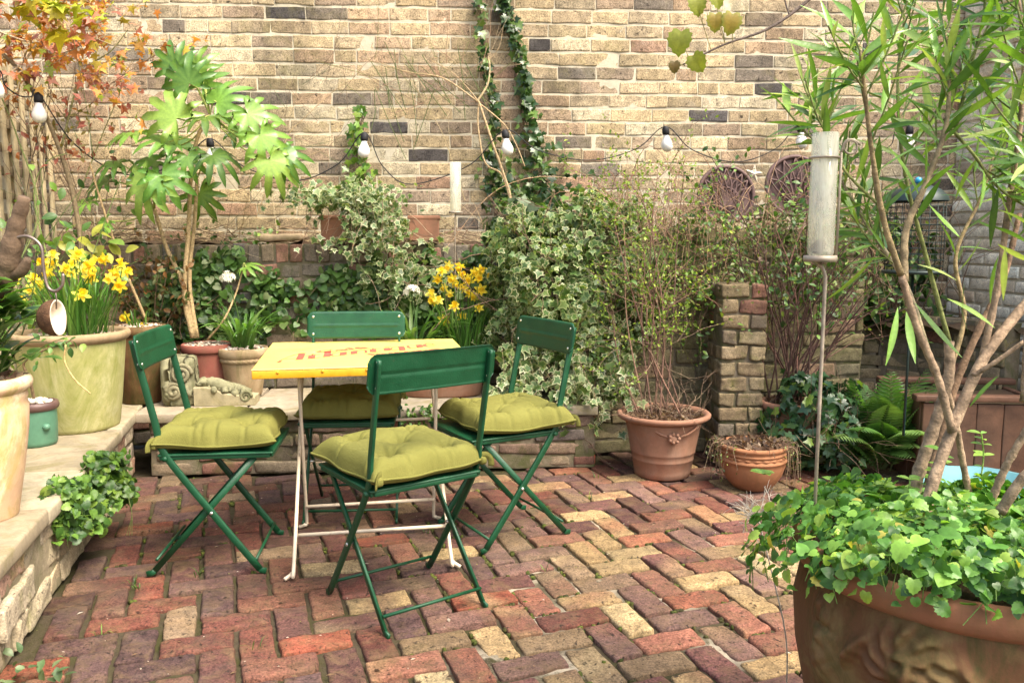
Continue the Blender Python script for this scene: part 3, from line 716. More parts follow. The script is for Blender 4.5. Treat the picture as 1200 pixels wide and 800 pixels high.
def lettering(text, p0, p1, size, shear):
    adv = 0; mb = MB(); d = p1 - p0; L = np.linalg.norm(d); ex = d / L; ey = np.array([-ex[1], ex[0]])
    ey = np.array([0., 1.])      # the letters stand square to the table edge although their baseline climbs
    tot = sum(letter(c)[2] for c in text)
    k = L / tot
    for c in text:
        rb, st, a = letter(c); m2 = MB()
        for pts, w in rb: ribbon(m2, pts, w, 0)
        for (x, y0, y1) in st: flat(m2, [(x, y0), (x + SW, y0), (x + SW + .02, (y0 + y1) / 2), (x + SW, y1), (x, y1)], 0)
        v = np.concatenate(m2.v)
        X = p0[0] + (adv + v[:, 0]) * k * ex[0] + v[:, 1] * size * ey[0]; Y = p0[1] + (adv + v[:, 0]) * k * ex[1] + v[:, 1] * size * ey[1]
        mb.add(np.stack([X, Y, np.full(len(X), TZ + .0006)], 1), np.concatenate(m2.q) if m2.q else None, np.concatenate(m2.t) if m2.t else None)
        adv += a
    return mb
p0, p1 = tloc(at(338, 422.8, z=TZ)), tloc(at(514, 404.9, z=TZ))
lettering('Atlantique', p0, p1, .102, .0).build('lettering', M['red_paint'], tb, smooth=False)
def fonttext(txt, a, b, size, name, mat, parent, z, sx=1., offset=0.):
    cu = bpy.data.curves.new(name, 'FONT'); cu.body = txt; cu.size = 1; cu.align_x = 'CENTER'; cu.offset = offset; cu.resolution_u = 3
    t = bpy.data.objects.new(name, cu); COL.objects.link(t); dg = bpy.context.evaluated_depsgraph_get(); dg.update()
    me = bpy.data.meshes.new_from_object(t.evaluated_get(dg)); bpy.data.objects.remove(t)
    o = bpy.data.objects.new(name, me); COL.objects.link(o); o.parent = parent; me.materials.append(mat)
    d = arr(b) - arr(a); an = math.atan2(d[1], d[0]); c = (arr(a) + arr(b)) / 2
    o.location = (c[0], c[1], z); o.rotation_euler = (0, 0, an); o.scale = (size * sx, size, size)
    return o
fonttext('Café', tloc(at(388, 412.4, z=TZ)), tloc(at(422, 409.0, z=TZ)), .10, 'small_lettering', M['red_paint'], tb, TZ + .0006, 1.25, .03)
fonttext('Europe', tloc(at(457, 414.5, z=TZ)), tloc(at(497, 411, z=TZ)), .075, 'small_lettering', M['red_paint'], tb, TZ + .0006, 1.5, .03)
# ------------------------------------------------------------------ pots
def gravel(parent, r, z, n=160, cols=((.42, .35, .27), (.34, .25, .18), (.50, .44, .36), (.26, .21, .16)), size=(.006, .012), name='gravel', sx=1., sy=1.):
    mb = MB()
    th = np.linspace(0, 2 * pi, 25)[:-1]
    mb.add(np.concatenate([np.stack([r * np.cos(th) * sx, r * np.sin(th) * sy, np.full(24, z - .006)], 1), [[0, 0, z + .004]]]), None, [[24, k, (k + 1) % 24] for k in range(24)], (.12, .085, .06))
    for k in range(n):
        a = RNG.uniform(0, 6.28); q = r * .97 * math.sqrt(RNG.random()); s = RNG.uniform(*size)
        ball(mb, (q * cos(a) * sx, q * sin(a) * sy, z + .004 + RNG.uniform(0, .006) + .012 * (1 - (q / r) ** 2)), (s, s * RNG.uniform(.6, 1), s * RNG.uniform(.5, .8)), arr(cols[RNG.integers(len(cols))]) * RNG.uniform(.8, 1.15), 0, 7, 5, .15)
    return mb.build(name, M['pebble'], parent)
def litter(parent, r, z, n=220, name='dead_leaf_litter'):
    mb = MB(); th = np.linspace(0, 2 * pi, 25)[:-1]
    mb.add(np.concatenate([np.stack([r * np.cos(th), r * np.sin(th), np.full(24, z - .006)], 1), [[0, 0, z + .01]]]), None, [[24, k, (k + 1) % 24] for k in range(24)], (.05, .032, .02))
    for k in range(n):
        a = RNG.uniform(0, 6.28); q = r * .97 * math.sqrt(RNG.random()); s = RNG.uniform(.012, .03)
        v = np.array([(-1, 0, 0), (0, .45, .2), (1, 0, 0), (0, -.45, .15)]) * s
        e = nrm(RNG.normal(0, 1, 3)); f = nrm(np.cross(e, RNG.normal(0, 1, 3) * [1, 1, .3] + [0, 0, .8])); g = np.cross(e, f)
        mb.add(v @ np.stack([e, f, g]) + np.array([q * cos(a), q * sin(a), z + .012 + RNG.uniform(0, .012)]), [[0, 1, 2, 3]], None, pick([(2, (.17, .10, .06)), (2, (.10, .06, .04)), (1, (.26, .18, .11)), (.5, (.34, .26, .18))]))
        if k % 4 == 0:
            p = np.array([q * cos(a), q * sin(a), z + .012]); d = RNG.normal(0, .025, 3) * [1, 1, .5]
            tube(mb, [p, p + d + [0, 0, .012], p + d * 2], .0012, 4, pick([(1, (.25, .17, .11)), (1, (.14, .09, .06))]))
    return mb.build(name, M['petal'], parent)
M['pebble'] = plain('pebbles', None, .75, .3, var=.3, vscale=80, bstr=.3)
M['terra_big'] = pot_mat('algae_terracotta', (.120, .055, .022), (.165, .125, .045), (.042, .044, .008), .6, .85, sscale=7)
M['terra_olive'] = pot_mat('olive_glazed_terracotta', (.36, .34, .135), (.50, .46, .27), (.17, .19, .03), .55, .75, sscale=4)
M['terra_pale'] = pot_mat('limey_terracotta', (.56, .37, .22), (.70, .60, .38), (.30, .28, .05), .8, .75, sscale=5, hi=.56)
M['terra_red'] = pot_mat('red_terracotta', (.24, .075, .052), (.32, .17, .12), (.1, .09, .04), .3, .2, sscale=6)
M['terra_buff'] = pot_mat('buff_terracotta', (.31, .215, .12), (.38, .30, .18), (.11, .11, .03), .5, .5, sscale=9)
M['terra_rose'] = pot_mat('rose_terracotta', (.27, .135, .083), (.30, .20, .145), (.13, .09, .05), .4, .3, sscale=7)
M['terra_orange'] = pot_mat('orange_terracotta', (.31, .135, .062), (.30, .15, .08), (.14, .085, .035), .35, .3, sscale=6)
M['green_glaze'] = plain('green_glaze', (.085, .20, .125), .45, .4, var=.25, vscale=8, bstr=.1, wear=(.4, (.16, .24, .16)), wscale=14)
M['purple_glaze'] = plain('purple_brown_rim', (.11, .062, .052), .4, .4, var=.3, vscale=14)

def pot(name, label, base, prof, mat, n=56, wob=.004, cat='plant pot', fn=None, rimsplit=None, sx=1., sy=1., rz=0, rim_mat=None):
    t = thing(name, label, cat, base, rz)
    if rimsplit is None:
        mb = MB(); lathe(mb, prof, n, wob=wob, fn=fn, sx=sx, sy=sy); mb.build('pot_body', mat, t)
    else:
        mb = MB(); lathe(mb, prof[:rimsplit + 1], n, wob=wob, fn=fn, sx=sx, sy=sy); mb.build('pot_body', mat, t)
        mb = MB(); lathe(mb, prof[rimsplit:], n, wob=wob, sx=sx, sy=sy); mb.build('rim', rim_mat or mat, t)
    return t
ZL = .326       # top of ledge and bench
# big olive pot
OLV = (-1.965, 3.66, ZL)
t = pot('plant_pot', 'large olive green stained pot of daffodils on the ledge corner', OLV,
        [(0, 0), (.168, .0), (.176, .006), (.180, .02), (.196, .14), (.210, .27), (.221, .372), (.222, .392), (.232, .398), (.242, .410), (.244, .424), (.238, .436), (.222, .438), (.212, .428), (.205, .39), (.20, .37)], M['terra_olive'], rimsplit=7, rim_mat=M['terra_buff'])
gravel(t, .205, .405, 260)
# tall brown pot behind it
t = pot('plant_pot', 'dark brown stained terracotta pot half hidden behind the olive pot', (-1.925, 4.235, ZL),
        [(0, 0), (.088, 0), (.095, .01), (.118, .2), (.126, .355), (.134, .358), (.138, .372), (.136, .40), (.124, .404), (.118, .38)], M['terra_big'], rimsplit=4)
gravel(t, .118, .385, 110)
# small green pot
t = pot('plant_pot', 'small round sage green glazed pot with a purple brown rim', (-1.955, 3.335, ZL),
        [(0, 0), (.062, 0), (.07, .005), (.0745, .02), (.077, .09), (.077, .148), (.079, .150), (.086, .156), (.088, .168), (.084, .182), (.074, .184), (.069, .172)], M['green_glaze'], n=40, rimsplit=5, rim_mat=M['purple_glaze'])
gravel(t, .07, .168, 46, size=(.009, .015), cols=((.66, .57, .46), (.60, .48, .36), (.7, .64, .55)))
mb = MB(); ball(mb, (.066, -.045, .085), (.016, .016, .014)); mb.build('knob', M['green_glaze'], t)
# pale terracotta urn at the left edge
t = pot('plant_pot', 'tall pale weathered terracotta pot at the front of the ledge', (-1.60, 2.425, ZL),
        [(0, 0), (.085, 0), (.092, .012), (.118, .16), (.136, .28), (.140, .345), (.134, .362), (.139, .372), (.136, .386), (.142, .392), (.152, .402), (.155, .418), (.148, .432), (.132, .434), (.122, .41)], M['terra_pale'], rimsplit=8)
litter(t, .126, .41, 120)
# red pot with the fatsia
RED = (-1.655, 4.455, ZL)
t = pot('plant_pot', 'brick red pot holding the big palmate leaved shrub', RED,
        [(0, 0), (.098, 0), (.104, .008), (.112, .1), (.121, .236), (.130, .238), (.134, .244), (.134, .276), (.128, .282), (.118, .276), (.112, .25)], M['terra_red'], rimsplit=4)
gravel(t, .118, .264, 140)
# rope rim pot
ROP = (-1.455, 4.44, ZL)
t = pot('plant_pot', 'buff terracotta pot with a twisted rope band below its rim', ROP,
        [(0, 0), (.084, 0), (.09, .008), (.104, .09), (.114, .175), (.117, .205), (.126, .212), (.133, .228), (.133, .252), (.126, .262), (.116, .26), (.110, .24)], M['terra_buff'], rimsplit=5)
mb = MB(); a = np.linspace(0, 2 * pi, 241); lathe(mb, [(.117, .184), (.124, .19), (.126, .199), (.122, .207), (.117, .21)], 120, fn=lambda A, z: .004 * np.sin(A * 30 + z * 260)); mb.build('rope_band', M['terra_buff'], t)
gravel(t, .114, .246, 140)
# oblong pot behind the table
OBL = (-.385, 4.44, ZL)
t = pot('plant_pot', 'low oblong terracotta bowl of daffodils on the bench behind the table', OBL,
        [(0, 0), (.76, 0), (.80, .01), (.88, .13), (.93, .20), (.97, .203), (1.0, .215), (1.0, .250), (.96, .258), (.91, .25), (.88, .22)], M['terra_rose'], rimsplit=4, sx=.27, sy=.125, wob=0., rz=.05)
gravel(t, .9, .232, 190, sx=.27, sy=.125)
# floor pots
PTW = (.752, 4.035, .002)
t = pot('plant_pot', 'large tapered rose terracotta pot of twigs standing on the paving', PTW,
        [(0, 0), (.132, 0), (.138, .006), (.142, .03), (.150, .085), (.153, .088), (.151, .094), (.157, .12), (.160, .123), (.159, .129), (.178, .235), (.190, .276), (.200, .283), (.216, .288), (.228, .298), (.230, .310), (.222, .318), (.206, .316), (.196, .296), (.188, .28)], M['terra_rose'], n=72, rimsplit=11)
mb = MB(); ball(mb, (.02, -.176, .225), (.030, .02, .028), wob=.2)
for k in range(7): ball(mb, (.02 + .022 * cos(k * .9), -.188, .225 + .02 * sin(k * .9)), (.010, .010, .010), n=8, m=5)
for s in (-1, 1): tube(mb, smooth_path([(.02 + s * .03, -.176, .23), (.02 + s * .07, -.174, .245), (.02 + s * .12, -.145, .272)], 5), .006, 6)
mb.build('lion_boss', M['terra_rose'], t)
litter(t, .198, .286, 420)
BWL = (1.133, 3.80, .002)
t = pot('plant_pot', 'squat round orange terracotta bowl pot on the paving by the pier', BWL,
        [(0, 0), (.072, 0), (.082, .006), (.112, .035), (.136, .075), (.149, .118), (.151, .138), (.156, .141), (.157, .147), (.151, .151), (.146, .160), (.147, .172), (.152, .175), (.153, .180), (.149, .184), (.147, .192), (.154, .197), (.157, .205), (.153, .214), (.142, .216), (.134, .20)], M['terra_orange'], rimsplit=14)
mb = MB(); lathe(mb, [(.144, .154), (.149, .158), (.1505, .162), (.149, .166), (.144, .170)], 176, fn=lambda A, z: .0032 * np.cos(A * 22) * (np.abs(z - .162) < .006))
mb.build('beaded_band', M['terra_orange'], t)
litter(t, .14, .198, 260)
# tall dark pot behind the ivy by the pier
t = pot('plant_pot', 'dark plant pot with a terracotta rim behind the ivy right of the pier', (1.43, 4.18, .002),
        [(0, 0), (.10, 0), (.11, .01), (.13, .25), (.14, .30), (.15, .31), (.152, .335), (.14, .345), (.13, .33)], M['terra_rose'], rimsplit=4)
litter(t, .13, .325, 120)
# large foreground planter
BIG = (.900, 1.56, .002); BR = .33
prof = [(0, 0), (.27, 0), (.285, .01), (.305, .06), (.350, .20), (.384, .34), (.392, .43), (.376, .500), (.372, .512), (.382, .518), (.396, .530), (.401, .548), (.397, .566), (.384, .577), (.366, .570), (.355, .54)]
prof = [(r * .83, z * 1.01) for r, z in prof]
t = pot('plant_pot', 'huge ornate terracotta planter with relief masks and a tree in it', BIG, prof, M['terra_big'], n=96, wob=.003, rimsplit=8)
M['terra_rim'] = pot_mat('terracotta_rim', (.29, .125, .065), (.26, .15, .08), (.12, .10, .03), .4, .35, sscale=6)
[c for c in kids(t) if c.name.startswith('rim')][0].data.materials[0] = M['terra_rim']
def relief(ang, kind):
    """carved mask or drop ornament: one height field lying on the pot wall"""
    mb = MB(); nu, nz = 90, 90; hw, hz, z0 = (.135, .12, .435) if kind == 0 else (.055, .105, .415)
    U, V = np.meshgrid(np.linspace(-1, 1, nu), np.linspace(-1, 1, nz), indexing='ij'); u, z = U * hw, V * hz
    g = lambda cu, cz, su, sz: np.exp(-((u - cu) / su) ** 2 - ((z - cz) / sz) ** 2)
    if kind == 0:
        H = .020 * g(0, .005, .036, .046) ** .7 + .010 * g(0, -.002, .009, .020) + .007 * g(-.018, .024, .014, .006) + .007 * g(.018, .024, .014, .006) - .008 * g(-.016, .012, .008, .006) - .008 * g(.016, .012, .008, .006)
        H += .007 * g(-.022, -.008, .011, .011) + .007 * g(.022, -.008, .011, .011) - .006 * g(0, -.026, .014, .004) + .006 * g(0, -.036, .012, .007)
        r = np.hypot(u, (z - .004) * .9); th = np.arctan2(z, u)
        H += .014 * np.exp(-((r - .056) / .018) ** 2) * (.55 + .45 * np.sin(th * 11 + r * 130))                       # mane
        for s_ in (-1, 1):
            for k in range(3): H += .013 * np.exp(-(((u - s_ * (.080 + .017 * k)) * .8 + s_ * (z - .03 + .028 * k) * .5) / .010) ** 2 - ((z - .02 + .026 * k) / .026) ** 2)     # acanthus sprays
            H += .010 * g(s_ * .045, -.075, .022, .02)
        H += .008 * g(0, -.082, .012, .022)
    else:
        H = .020 * g(0, -.03, .024, .042) ** .8 + .012 * g(.004, .055, .026, .024) - .010 * g(.0, .03, .02, .006) + .008 * g(-.016, .07, .012, .012) + .006 * g(.0, .012, .020, .01)
        H += .004 * np.sin(u * 260) * g(0, .055, .03, .03)
    H += .0025 * np.sin(u * 190 + np.sin(z * 90)) * np.sin(z * 160) * np.clip(H / .012, 0, 1)
    edge = np.clip((1 - np.maximum(np.abs(U), np.abs(V))) / .22, 0, 1)
    H = np.clip(H, -.004, .034) * edge - .004 * (1 - edge) + .0006
    zz = z0 + z; r = np.interp(zz, [p[1] for p in prof[2:9]], [p[0] for p in prof[2:9]]) + H; A = ang + u / .31
    P = np.stack([r * np.cos(A), r * np.sin(A), zz], -1).reshape(-1, 3); i, j = np.meshgrid(np.arange(nu - 1), np.arange(nz - 1), indexing='ij')
    mb.add(P, np.stack([i * nz + j, (i + 1) * nz + j, (i + 1) * nz + j + 1, i * nz + j + 1], -1).reshape(-1, 4)); return mb
for k, (a, kd) in enumerate(((radians(-134), 0), (radians(-166), 1), (radians(-30), 1))):
    relief(a, kd).build('relief_mask', M['terra_big'], t)
mb = MB(); th = np.linspace(0, 2 * pi, 33)[:-1]
mb.add(np.concatenate([np.stack([.303 * np.cos(th), .303 * np.sin(th), np.full(32, .545)], 1), [[0, 0, .56]]]), None, [[32, k, (k + 1) % 32] for k in range(32)]); mb.build('soil', M['soil'], t)

# terracotta troughs on the bed wall
def trough(c, L, rz, lab):
    t = thing('window_trough', lab, 'trough', c, rz)
    mb = MB(); h, w = .135, .13
    for (cx, cy, a, b) in ((0, -w / 2, L, .014), (0, w / 2, L, .014), (-L / 2 + .007, 0, .014, w - .016), (L / 2 - .007, 0, .014, w - .016)):
        v, q = rbox(a, b, h, .003, (8, 2, 3), .0008, 10); v[:, 1] += v[:, 2] * .06 * np.sign(cy or 1) * (cy != 0); mb.add(v + np.array([cx, cy, h / 2]), q)
    mb.build('trough_body', M['terra_trough'], t)
    mb = MB()
    for (cx, cy, a, b) in ((0, -w / 2 - .006, L + .016, .014), (0, w / 2 + .006, L + .016, .014), (-L / 2 - .003, 0, .012, w - .004), (L / 2 + .003, 0, .012, w - .004)):
        v, q = rbox(a, b, .022, .004, (6, 1, 1), .0005, 10); mb.add(v + np.array([cx, cy, h - .004]), q)
    mb.build('trough_rim', M['terra_trough'], t)
    mb = MB(); v, q = rbox(L - .03, w - .02, .02, .004, (8, 3, 1), .004, 30); mb.add(v + np.array([0, 0, h - .03]), q); mb.build('soil', M['soil'], t)
M['terra_trough'] = pot_mat('trough_terracotta', (.29, .14, .085), (.26, .15, .09), (.14, .10, .05), .4, .3, sscale=9)
trough((-.92, 4.735, 1.157), .30, .06, 'long brown terracotta trough buried in variegated ivy on the bed wall')
trough((-.50, 4.765, 1.157), .165, .06, 'short brown terracotta trough beside the glass tube on the bed wall')

# ------------------------------------------------------------------ carved stones on the bench
t = thing('carved_stone', 'upright mossy carved stone block with a scroll face beside the red pot', 'carved stone', (-1.70, 4.19, ZL), .15)
mb = MB(); v, q = rbox(.165, .13, .25, .02, (10, 8, 14), .006, 14); mb.add(v + np.array([0, 0, .125]), q, None, (.20, .19, .11))
mb.build('block', M['carved'], t)
mb = MB()
for (cx, cz, R_) in ((.02, .165, .05), (-.02, .075, .045)):
    a = np.linspace(0, 4.2 * pi, 60); r = R_ * (1 - a / (5 * pi))
    tube(mb, np.stack([cx + r * np.cos(a), -.066 - .012 * (a / 13), cz + r * np.sin(a)], 1), .011, 8, (.22, .20, .12))
for k in range(9): ball(mb, (RNG.uniform(-.06, .06), -.064, RNG.uniform(.03, .22)), (.022, .016, .02), (.18, .17, .10), wob=.3)
mb.build('scroll_relief', M['carved'], t)
t = thing('carved_stone', 'low carved stone scroll with a mossy creature lying on it', 'carved stone', (-1.47, 4.205, ZL), .12)
mb = MB(); L = .30; nx_ = 40
xs = np.linspace(-L / 2, L / 2, nx_); hs = .052 + .055 * np.clip(1 - ((xs + .14) / .13) ** 2, 0, 1) * (xs < 0) + .010 * np.cos(xs * 20)
prof2 = []
for y in (-.065, -.06, .06, .065):
    for k in range(nx_): prof2.append((xs[k], y * (1 + .05 * np.sin(xs[k] * 20)), hs[k] - (.006 if abs(y) > .062 else 0)))
V_ = arr(prof2); Q_ = []
for a in range(3):
    for k in range(nx_ - 1): Q_.append([a * nx_ + k, a * nx_ + k + 1, (a + 1) * nx_ + k + 1, (a + 1) * nx_ + k])
bt = V_.copy(); bt[:, 2] = 0; n0 = len(V_)
for k in range(nx_ - 1): Q_.append([n0 + k, n0 + k + 1, k + 1, k]); Q_.append([3 * nx_ + k, 3 * nx_ + k + 1, n0 + 3 * nx_ + k + 1, n0 + 3 * nx_ + k])
for e in (0, nx_ - 1):
    for a in range(3): Q_.append([a * nx_ + e, (a + 1) * nx_ + e, n0 + (a + 1) * nx_ + e, n0 + a * nx_ + e])
mb.add(np.concatenate([V_, bt]), Q_, None, (.31, .27, .16)); mb.build('plinth', M['stone'], t, smooth=False)
mb = MB(); cc = (.21, .20, .115)
tube(mb, smooth_path([(-.11, -.01, .115), (-.05, -.02, .108), (.0, -.01, .085), (.06, .0, .07), (.12, .0, .055)], 6), np.interp(np.linspace(0, 1, 25), [0, .3, .7, 1], [.022, .034, .032, .018]), 12, cc)
for k in range(7): tube(mb, smooth_path([(-.08 + k * .025, -.045, .085 - k * .004), (-.07 + k * .025, -.01, .135 - k * .008), (-.06 + k * .025, .03, .09 - k * .004)], 5), .009, 6, cc)
a = np.linspace(0, 3.4 * pi, 40); tube(mb, np.stack([.105 + .03 * (1 - a / 14) * np.cos(a), -.066 + a * .0004, .045 + .03 * (1 - a / 14) * np.sin(a)], 1), .008, 7, cc)
for (x, y, z, r) in ((-.11, -.03, .12, .025), (-.125, -.045, .112, .014), (.05, -.05, .06, .02), (.0, -.05, .075, .018), (-.05, -.055, .08, .018), (.09, -.04, .07, .02)): ball(mb, (x, y, z), r, cc, wob=.25)
mb.build('creature_relief', M['carved'], t)

# flat capstone lying on the bed wall
mb = MB(); v, q = rbox(.24, .2, .035, .012, (8, 6, 1), .006, 12, .01); mb.add(rotz(v, .1) + np.array([-1.31, 4.78, 1.178]), q, None, (.36, .27, .17))
tag(mb.build('capstone', M['stone'], loc=(-1.31, 4.78, 1.16)), 'loose flat buff stone lying on the bed wall coping', 'stone')

# ------------------------------------------------------------------ wooden planter and blue tray at the right
M['dark_wood'] = plain('dark_weathered_wood', (.105, .052, .030), .65, .3, var=.45, vscale=9, bstr=.5, bscale=60)
t = thing('wooden_planter', 'dark brown wooden tub in the right corner behind the tree trunks', 'planter', (2.24, 4.02, 0), -.1)
mb = MB()
for k in range(5):
    v, q = rbox(.118, .03, .40, .005, (2, 1, 8), .001, 9); mb.add(v + np.array([-.24 + k * .12, -.25, .21]), q)
for k in range(4):
    for s in (-1, 1):
        v, q = rbox(.03, .118, .40, .005, (1, 2, 8), .001, 9); mb.add(v + np.array([s * .29, -.18 + k * .12, .21]), q)
mb.build('boards', M['dark_wood'], t)
for s in (-1, 1):
    mb = MB(); v, q = rbox(.68 if s < 0 else .68, .06, .03, .006, (8, 2, 1), .001, 9); mb.add(v + np.array([0, s * .25, .435]), q); mb.build('rim_board', M['dark_wood'], t)
mb = MB(); v, q = rbox(.56, .44, .04, .01, (6, 6, 1), .01, 20); mb.add(v + np.array([0, -.0, .37]), q); mb.build('soil', M['soil'], t)
M['blue_plastic'] = plain('pale_blue_plastic', (.13, .31, .34), .5, .3, var=.15, vscale=7)
mb = MB(); lathe(mb, [(0, .0), (.20, 0), (.235, .03), (.25, .085), (.268, .09), (.270, .10), (.262, .108), (.245, .104), (.228, .05), (.2, .02), (0, .02)], 48)
tag(mb.build('plastic_tray', M['blue_plastic']), 'pale blue round plastic tray on the ground before the wooden tub', 'tray').location = (2.06, 3.52, .01)

# ------------------------------------------------------------------ glass rain gauges on metal stakes
def glass_mat():
    m, nt, b, out = newmat('painted_sheen_glass'); co = objco(nt)
    b.inputs['Base Color'].default_value = (.93, .93, .84, 1); b.inputs['Roughness'].default_value = .12; b.inputs['Transmission Weight'].default_value = 1.; b.inputs['IOR'].default_value = 1.12
    d = N(nt, 'ShaderNodeBsdfDiffuse'); d.inputs[0].default_value = (.86, .85, .72, 1)  # pale diffuse share paints reflected light onto the clear tube
    n = noise(nt, 26, 6, .7, .6, mix(nt, 1., co, (1, 1, .25), 'MULTIPLY'))
    tp = N(nt, 'ShaderNodeBsdfTransparent'); tp.inputs[0].default_value = (.97, .97, .92, 1)
    gl = N(nt, 'ShaderNodeBsdfGlossy'); gl.inputs['Roughness'].default_value = .12
    lw = N(nt, 'ShaderNodeLayerWeight'); lw.inputs[0].default_value = .35
    m1 = N(nt, 'ShaderNodeMixShader'); nt.links.new(ramp(nt, lw.outputs['Fresnel'], [(.0, .02), (1., .35)]).outputs[0], m1.inputs[0]); nt.links.new(tp.outputs[0], m1.inputs[1]); nt.links.new(gl.outputs[0], m1.inputs[2])
    ms = N(nt, 'ShaderNodeMixShader'); nt.links.new(ramp(nt, n.outputs[0], [(.35, .16), (.70, .42)]).outputs[0], ms.inputs[0])
    nt.links.new(m1.outputs[0], ms.inputs[1]); nt.links.new(d.outputs[0], ms.inputs[2]); nt.links.new(ms.outputs[0], out.inputs[0]); nt.nodes.remove(b)
    return m
M['glass'] = glass_mat()
M['rust_steel'] = plain('grey_brown_steel', (.30, .25, .19), .5, .5, metal=.25, var=.4, vscale=30, bstr=.2)
def gauge(base, zt0, zt1, r, stake_r, lab, jog=.012, scroll=True):
    t = thing('rain_gauge', lab, 'rain gauge', base)
    h0, h1 = zt0 - base[2], zt1 - base[2]
    mb = MB(); lathe(mb, [(0, h0 + .004), (r * .9, h0 + .004), (r, h0 + .012), (r, h1), (r - .0025, h1), (r - .0025, h0 + .014), (0, h0 + .012)], 32); mb.build('glass_tube', M['glass'], t)
    mb = MB()
    st = [(jog, 0, -.05), (jog, 0, h0 * .5), (jog, 0, h0 - .035), (jog * .5, 0, h0 - .018), (-.004 if scroll else 0, 0, h0 - .004)]
    tube(mb, st, stake_r, 8); mb.build('stake', M['rust_steel'], t)
    mb = MB(); lathe(mb, [(0, h0 - .006), (r * 1.25, h0 - .006), (r * 1.3, h0), (r * 1.25, h0 + .006), (r * 1.05, h0 + .006), (0, h0 + .003)], 28); mb.build('holder_cup', M['rust_steel'], t)
    if scroll:
        mb = MB(); tube(mb, [(r * 1.25, .0, h0), (r * 1.28, .0, (h0 + h1) / 2), (r * 1.28, 0, h1 - .036)], .0026, 7)
        a = np.linspace(-pi * .5, pi * 1.6, 26); rr = .0125; tube(mb, np.stack([r * 1.28 + .017 + rr * np.cos(a + pi * .5 + .6) , 0 * a, h1 - .026 + rr * np.sin(a + pi * .5 + .6)], 1), .0022, 6)
        tube(mb, smooth_path([(r * 1.28, 0, h1 - .036), (r * 1.28 + .006, 0, h1 - .016), (r * 1.28 + .02, 0, h1 - .012), (r * 1.28 + .035, 0, h1 - .022)], 4), .0022, 6)
        mb.build('scroll', M['rust_steel'], t)
        mb = MB(); a = np.linspace(0, 2 * pi, 33); tube(mb, np.stack([(r + .002) * np.cos(a), (r + .002) * np.sin(a), 0 * a + h1 - .046], 1), .0024, 6, cap=False); mb.build('ring', M['rust_steel'], t)
        mb = MB(); ball(mb, (-.002, 0, h0 + .022), (r * .6, r * .6, .012), (.12, .07, .05), wob=.3); mb.build('leaf_debris', M['petal'], t)
p0_, p1_ = at(961, 303, Y=1.60), at(961, 156, Y=1.60)
gauge((p0_[0], 1.60, .56), p0_[2], p1_[2], .0245, .0038, 'clear glass tube rain gauge on a stake in the huge planter')
p0_, p1_ = at(534, 249, Y=4.60), at(534, 190, Y=4.60)
gauge((p0_[0], 4.60, .34), p0_[2], p1_[2], .030, .003, 'narrow glass tube rain gauge against the boundary wall above the daffodils', jog=-.004, scroll=False)

# ------------------------------------------------------------------ festoon lights
M['cable'] = plain('black_rubber', (.012, .012, .013), .6, .3, var=.2)
M['bulb'] = plain('frosted_bulb', (.80, .77, .70), .25, .5, var=.05)
fl_ = thing('string_lights', 'black festoon cable with frosted white bulbs strung along the boundary wall', 'string lights', (0, 4.9, 1.6))
O_ = arr((0, 4.9, 1.6))
def wp(px, py, Y): return at(px, py, Y=Y)
bulbs = [(-6, 82, 3.9), (45, 112, 4.2), (246, 165, 4.78), (427, 158, 4.84), (592, 155, 4.88), (780, 151, 4.96), (938, 148, 5.0), (1066, 150, 4.9)]
sags = [(22, 112, 4.05), (150, 205, 4.6), (345, 212, 4.82), (482, 216, 4.86), (690, 188, 4.92), (862, 190, 4.98), (1005, 185, 4.95)]
pts = [wp(-90, 60, 3.4)]
for k, b in enumerate(bulbs):
    pts.append(wp(*b) + [0, 0, .012])
    if k < len(sags):
        s_ = wp(*sags[k]); a_, c_ = wp(*b), wp(*bulbs[k + 1])
        pts += [a_ * .62 + s_ * .38 + (s_ - a_) * [0, 0, .25], s_, c_ * .62 + s_ * .38 + (s_ - c_) * [0, 0, .25]]
pts.append(wp(1215, 175, 4.6))
mb = MB(); tube(mb, smooth_path(pts, 7) - O_, .0032, 6); mb.build('cable', M['cable'], fl_)
for b in bulbs:
    p = wp(*b) - O_; tl = RNG.normal(0, .06, 2)
    mb = MB(); lathe(mb, [(0, .014), (.013, .014), (.016, .006), (.021, -.002), (.022, -.026), (.019, -.034), (0, -.034)], 18)
    v = np.concatenate(mb.v); v[:, 0] += v[:, 2] * tl[0]; v[:, 1] += v[:, 2] * tl[1]; mb.v = [v]
    so_ = mb.build('socket', M['cable'], fl_); so_.location = p
    mb = MB(); lathe(mb, [(.014, -.034), (.016, -.045), (.024, -.062), (.030, -.080), (.0305, -.093), (.026, -.108), (.015, -.119), (0, -.122)], 20)
    v = np.concatenate(mb.v); v[:, 0] += v[:, 2] * tl[0]; v[:, 1] += v[:, 2] * tl[1]; mb.v = [v]
    bo_ = mb.build('bulb', M['bulb'], fl_); bo_.location = p; bo_.scale = (1.12, 1.12, 1.08)

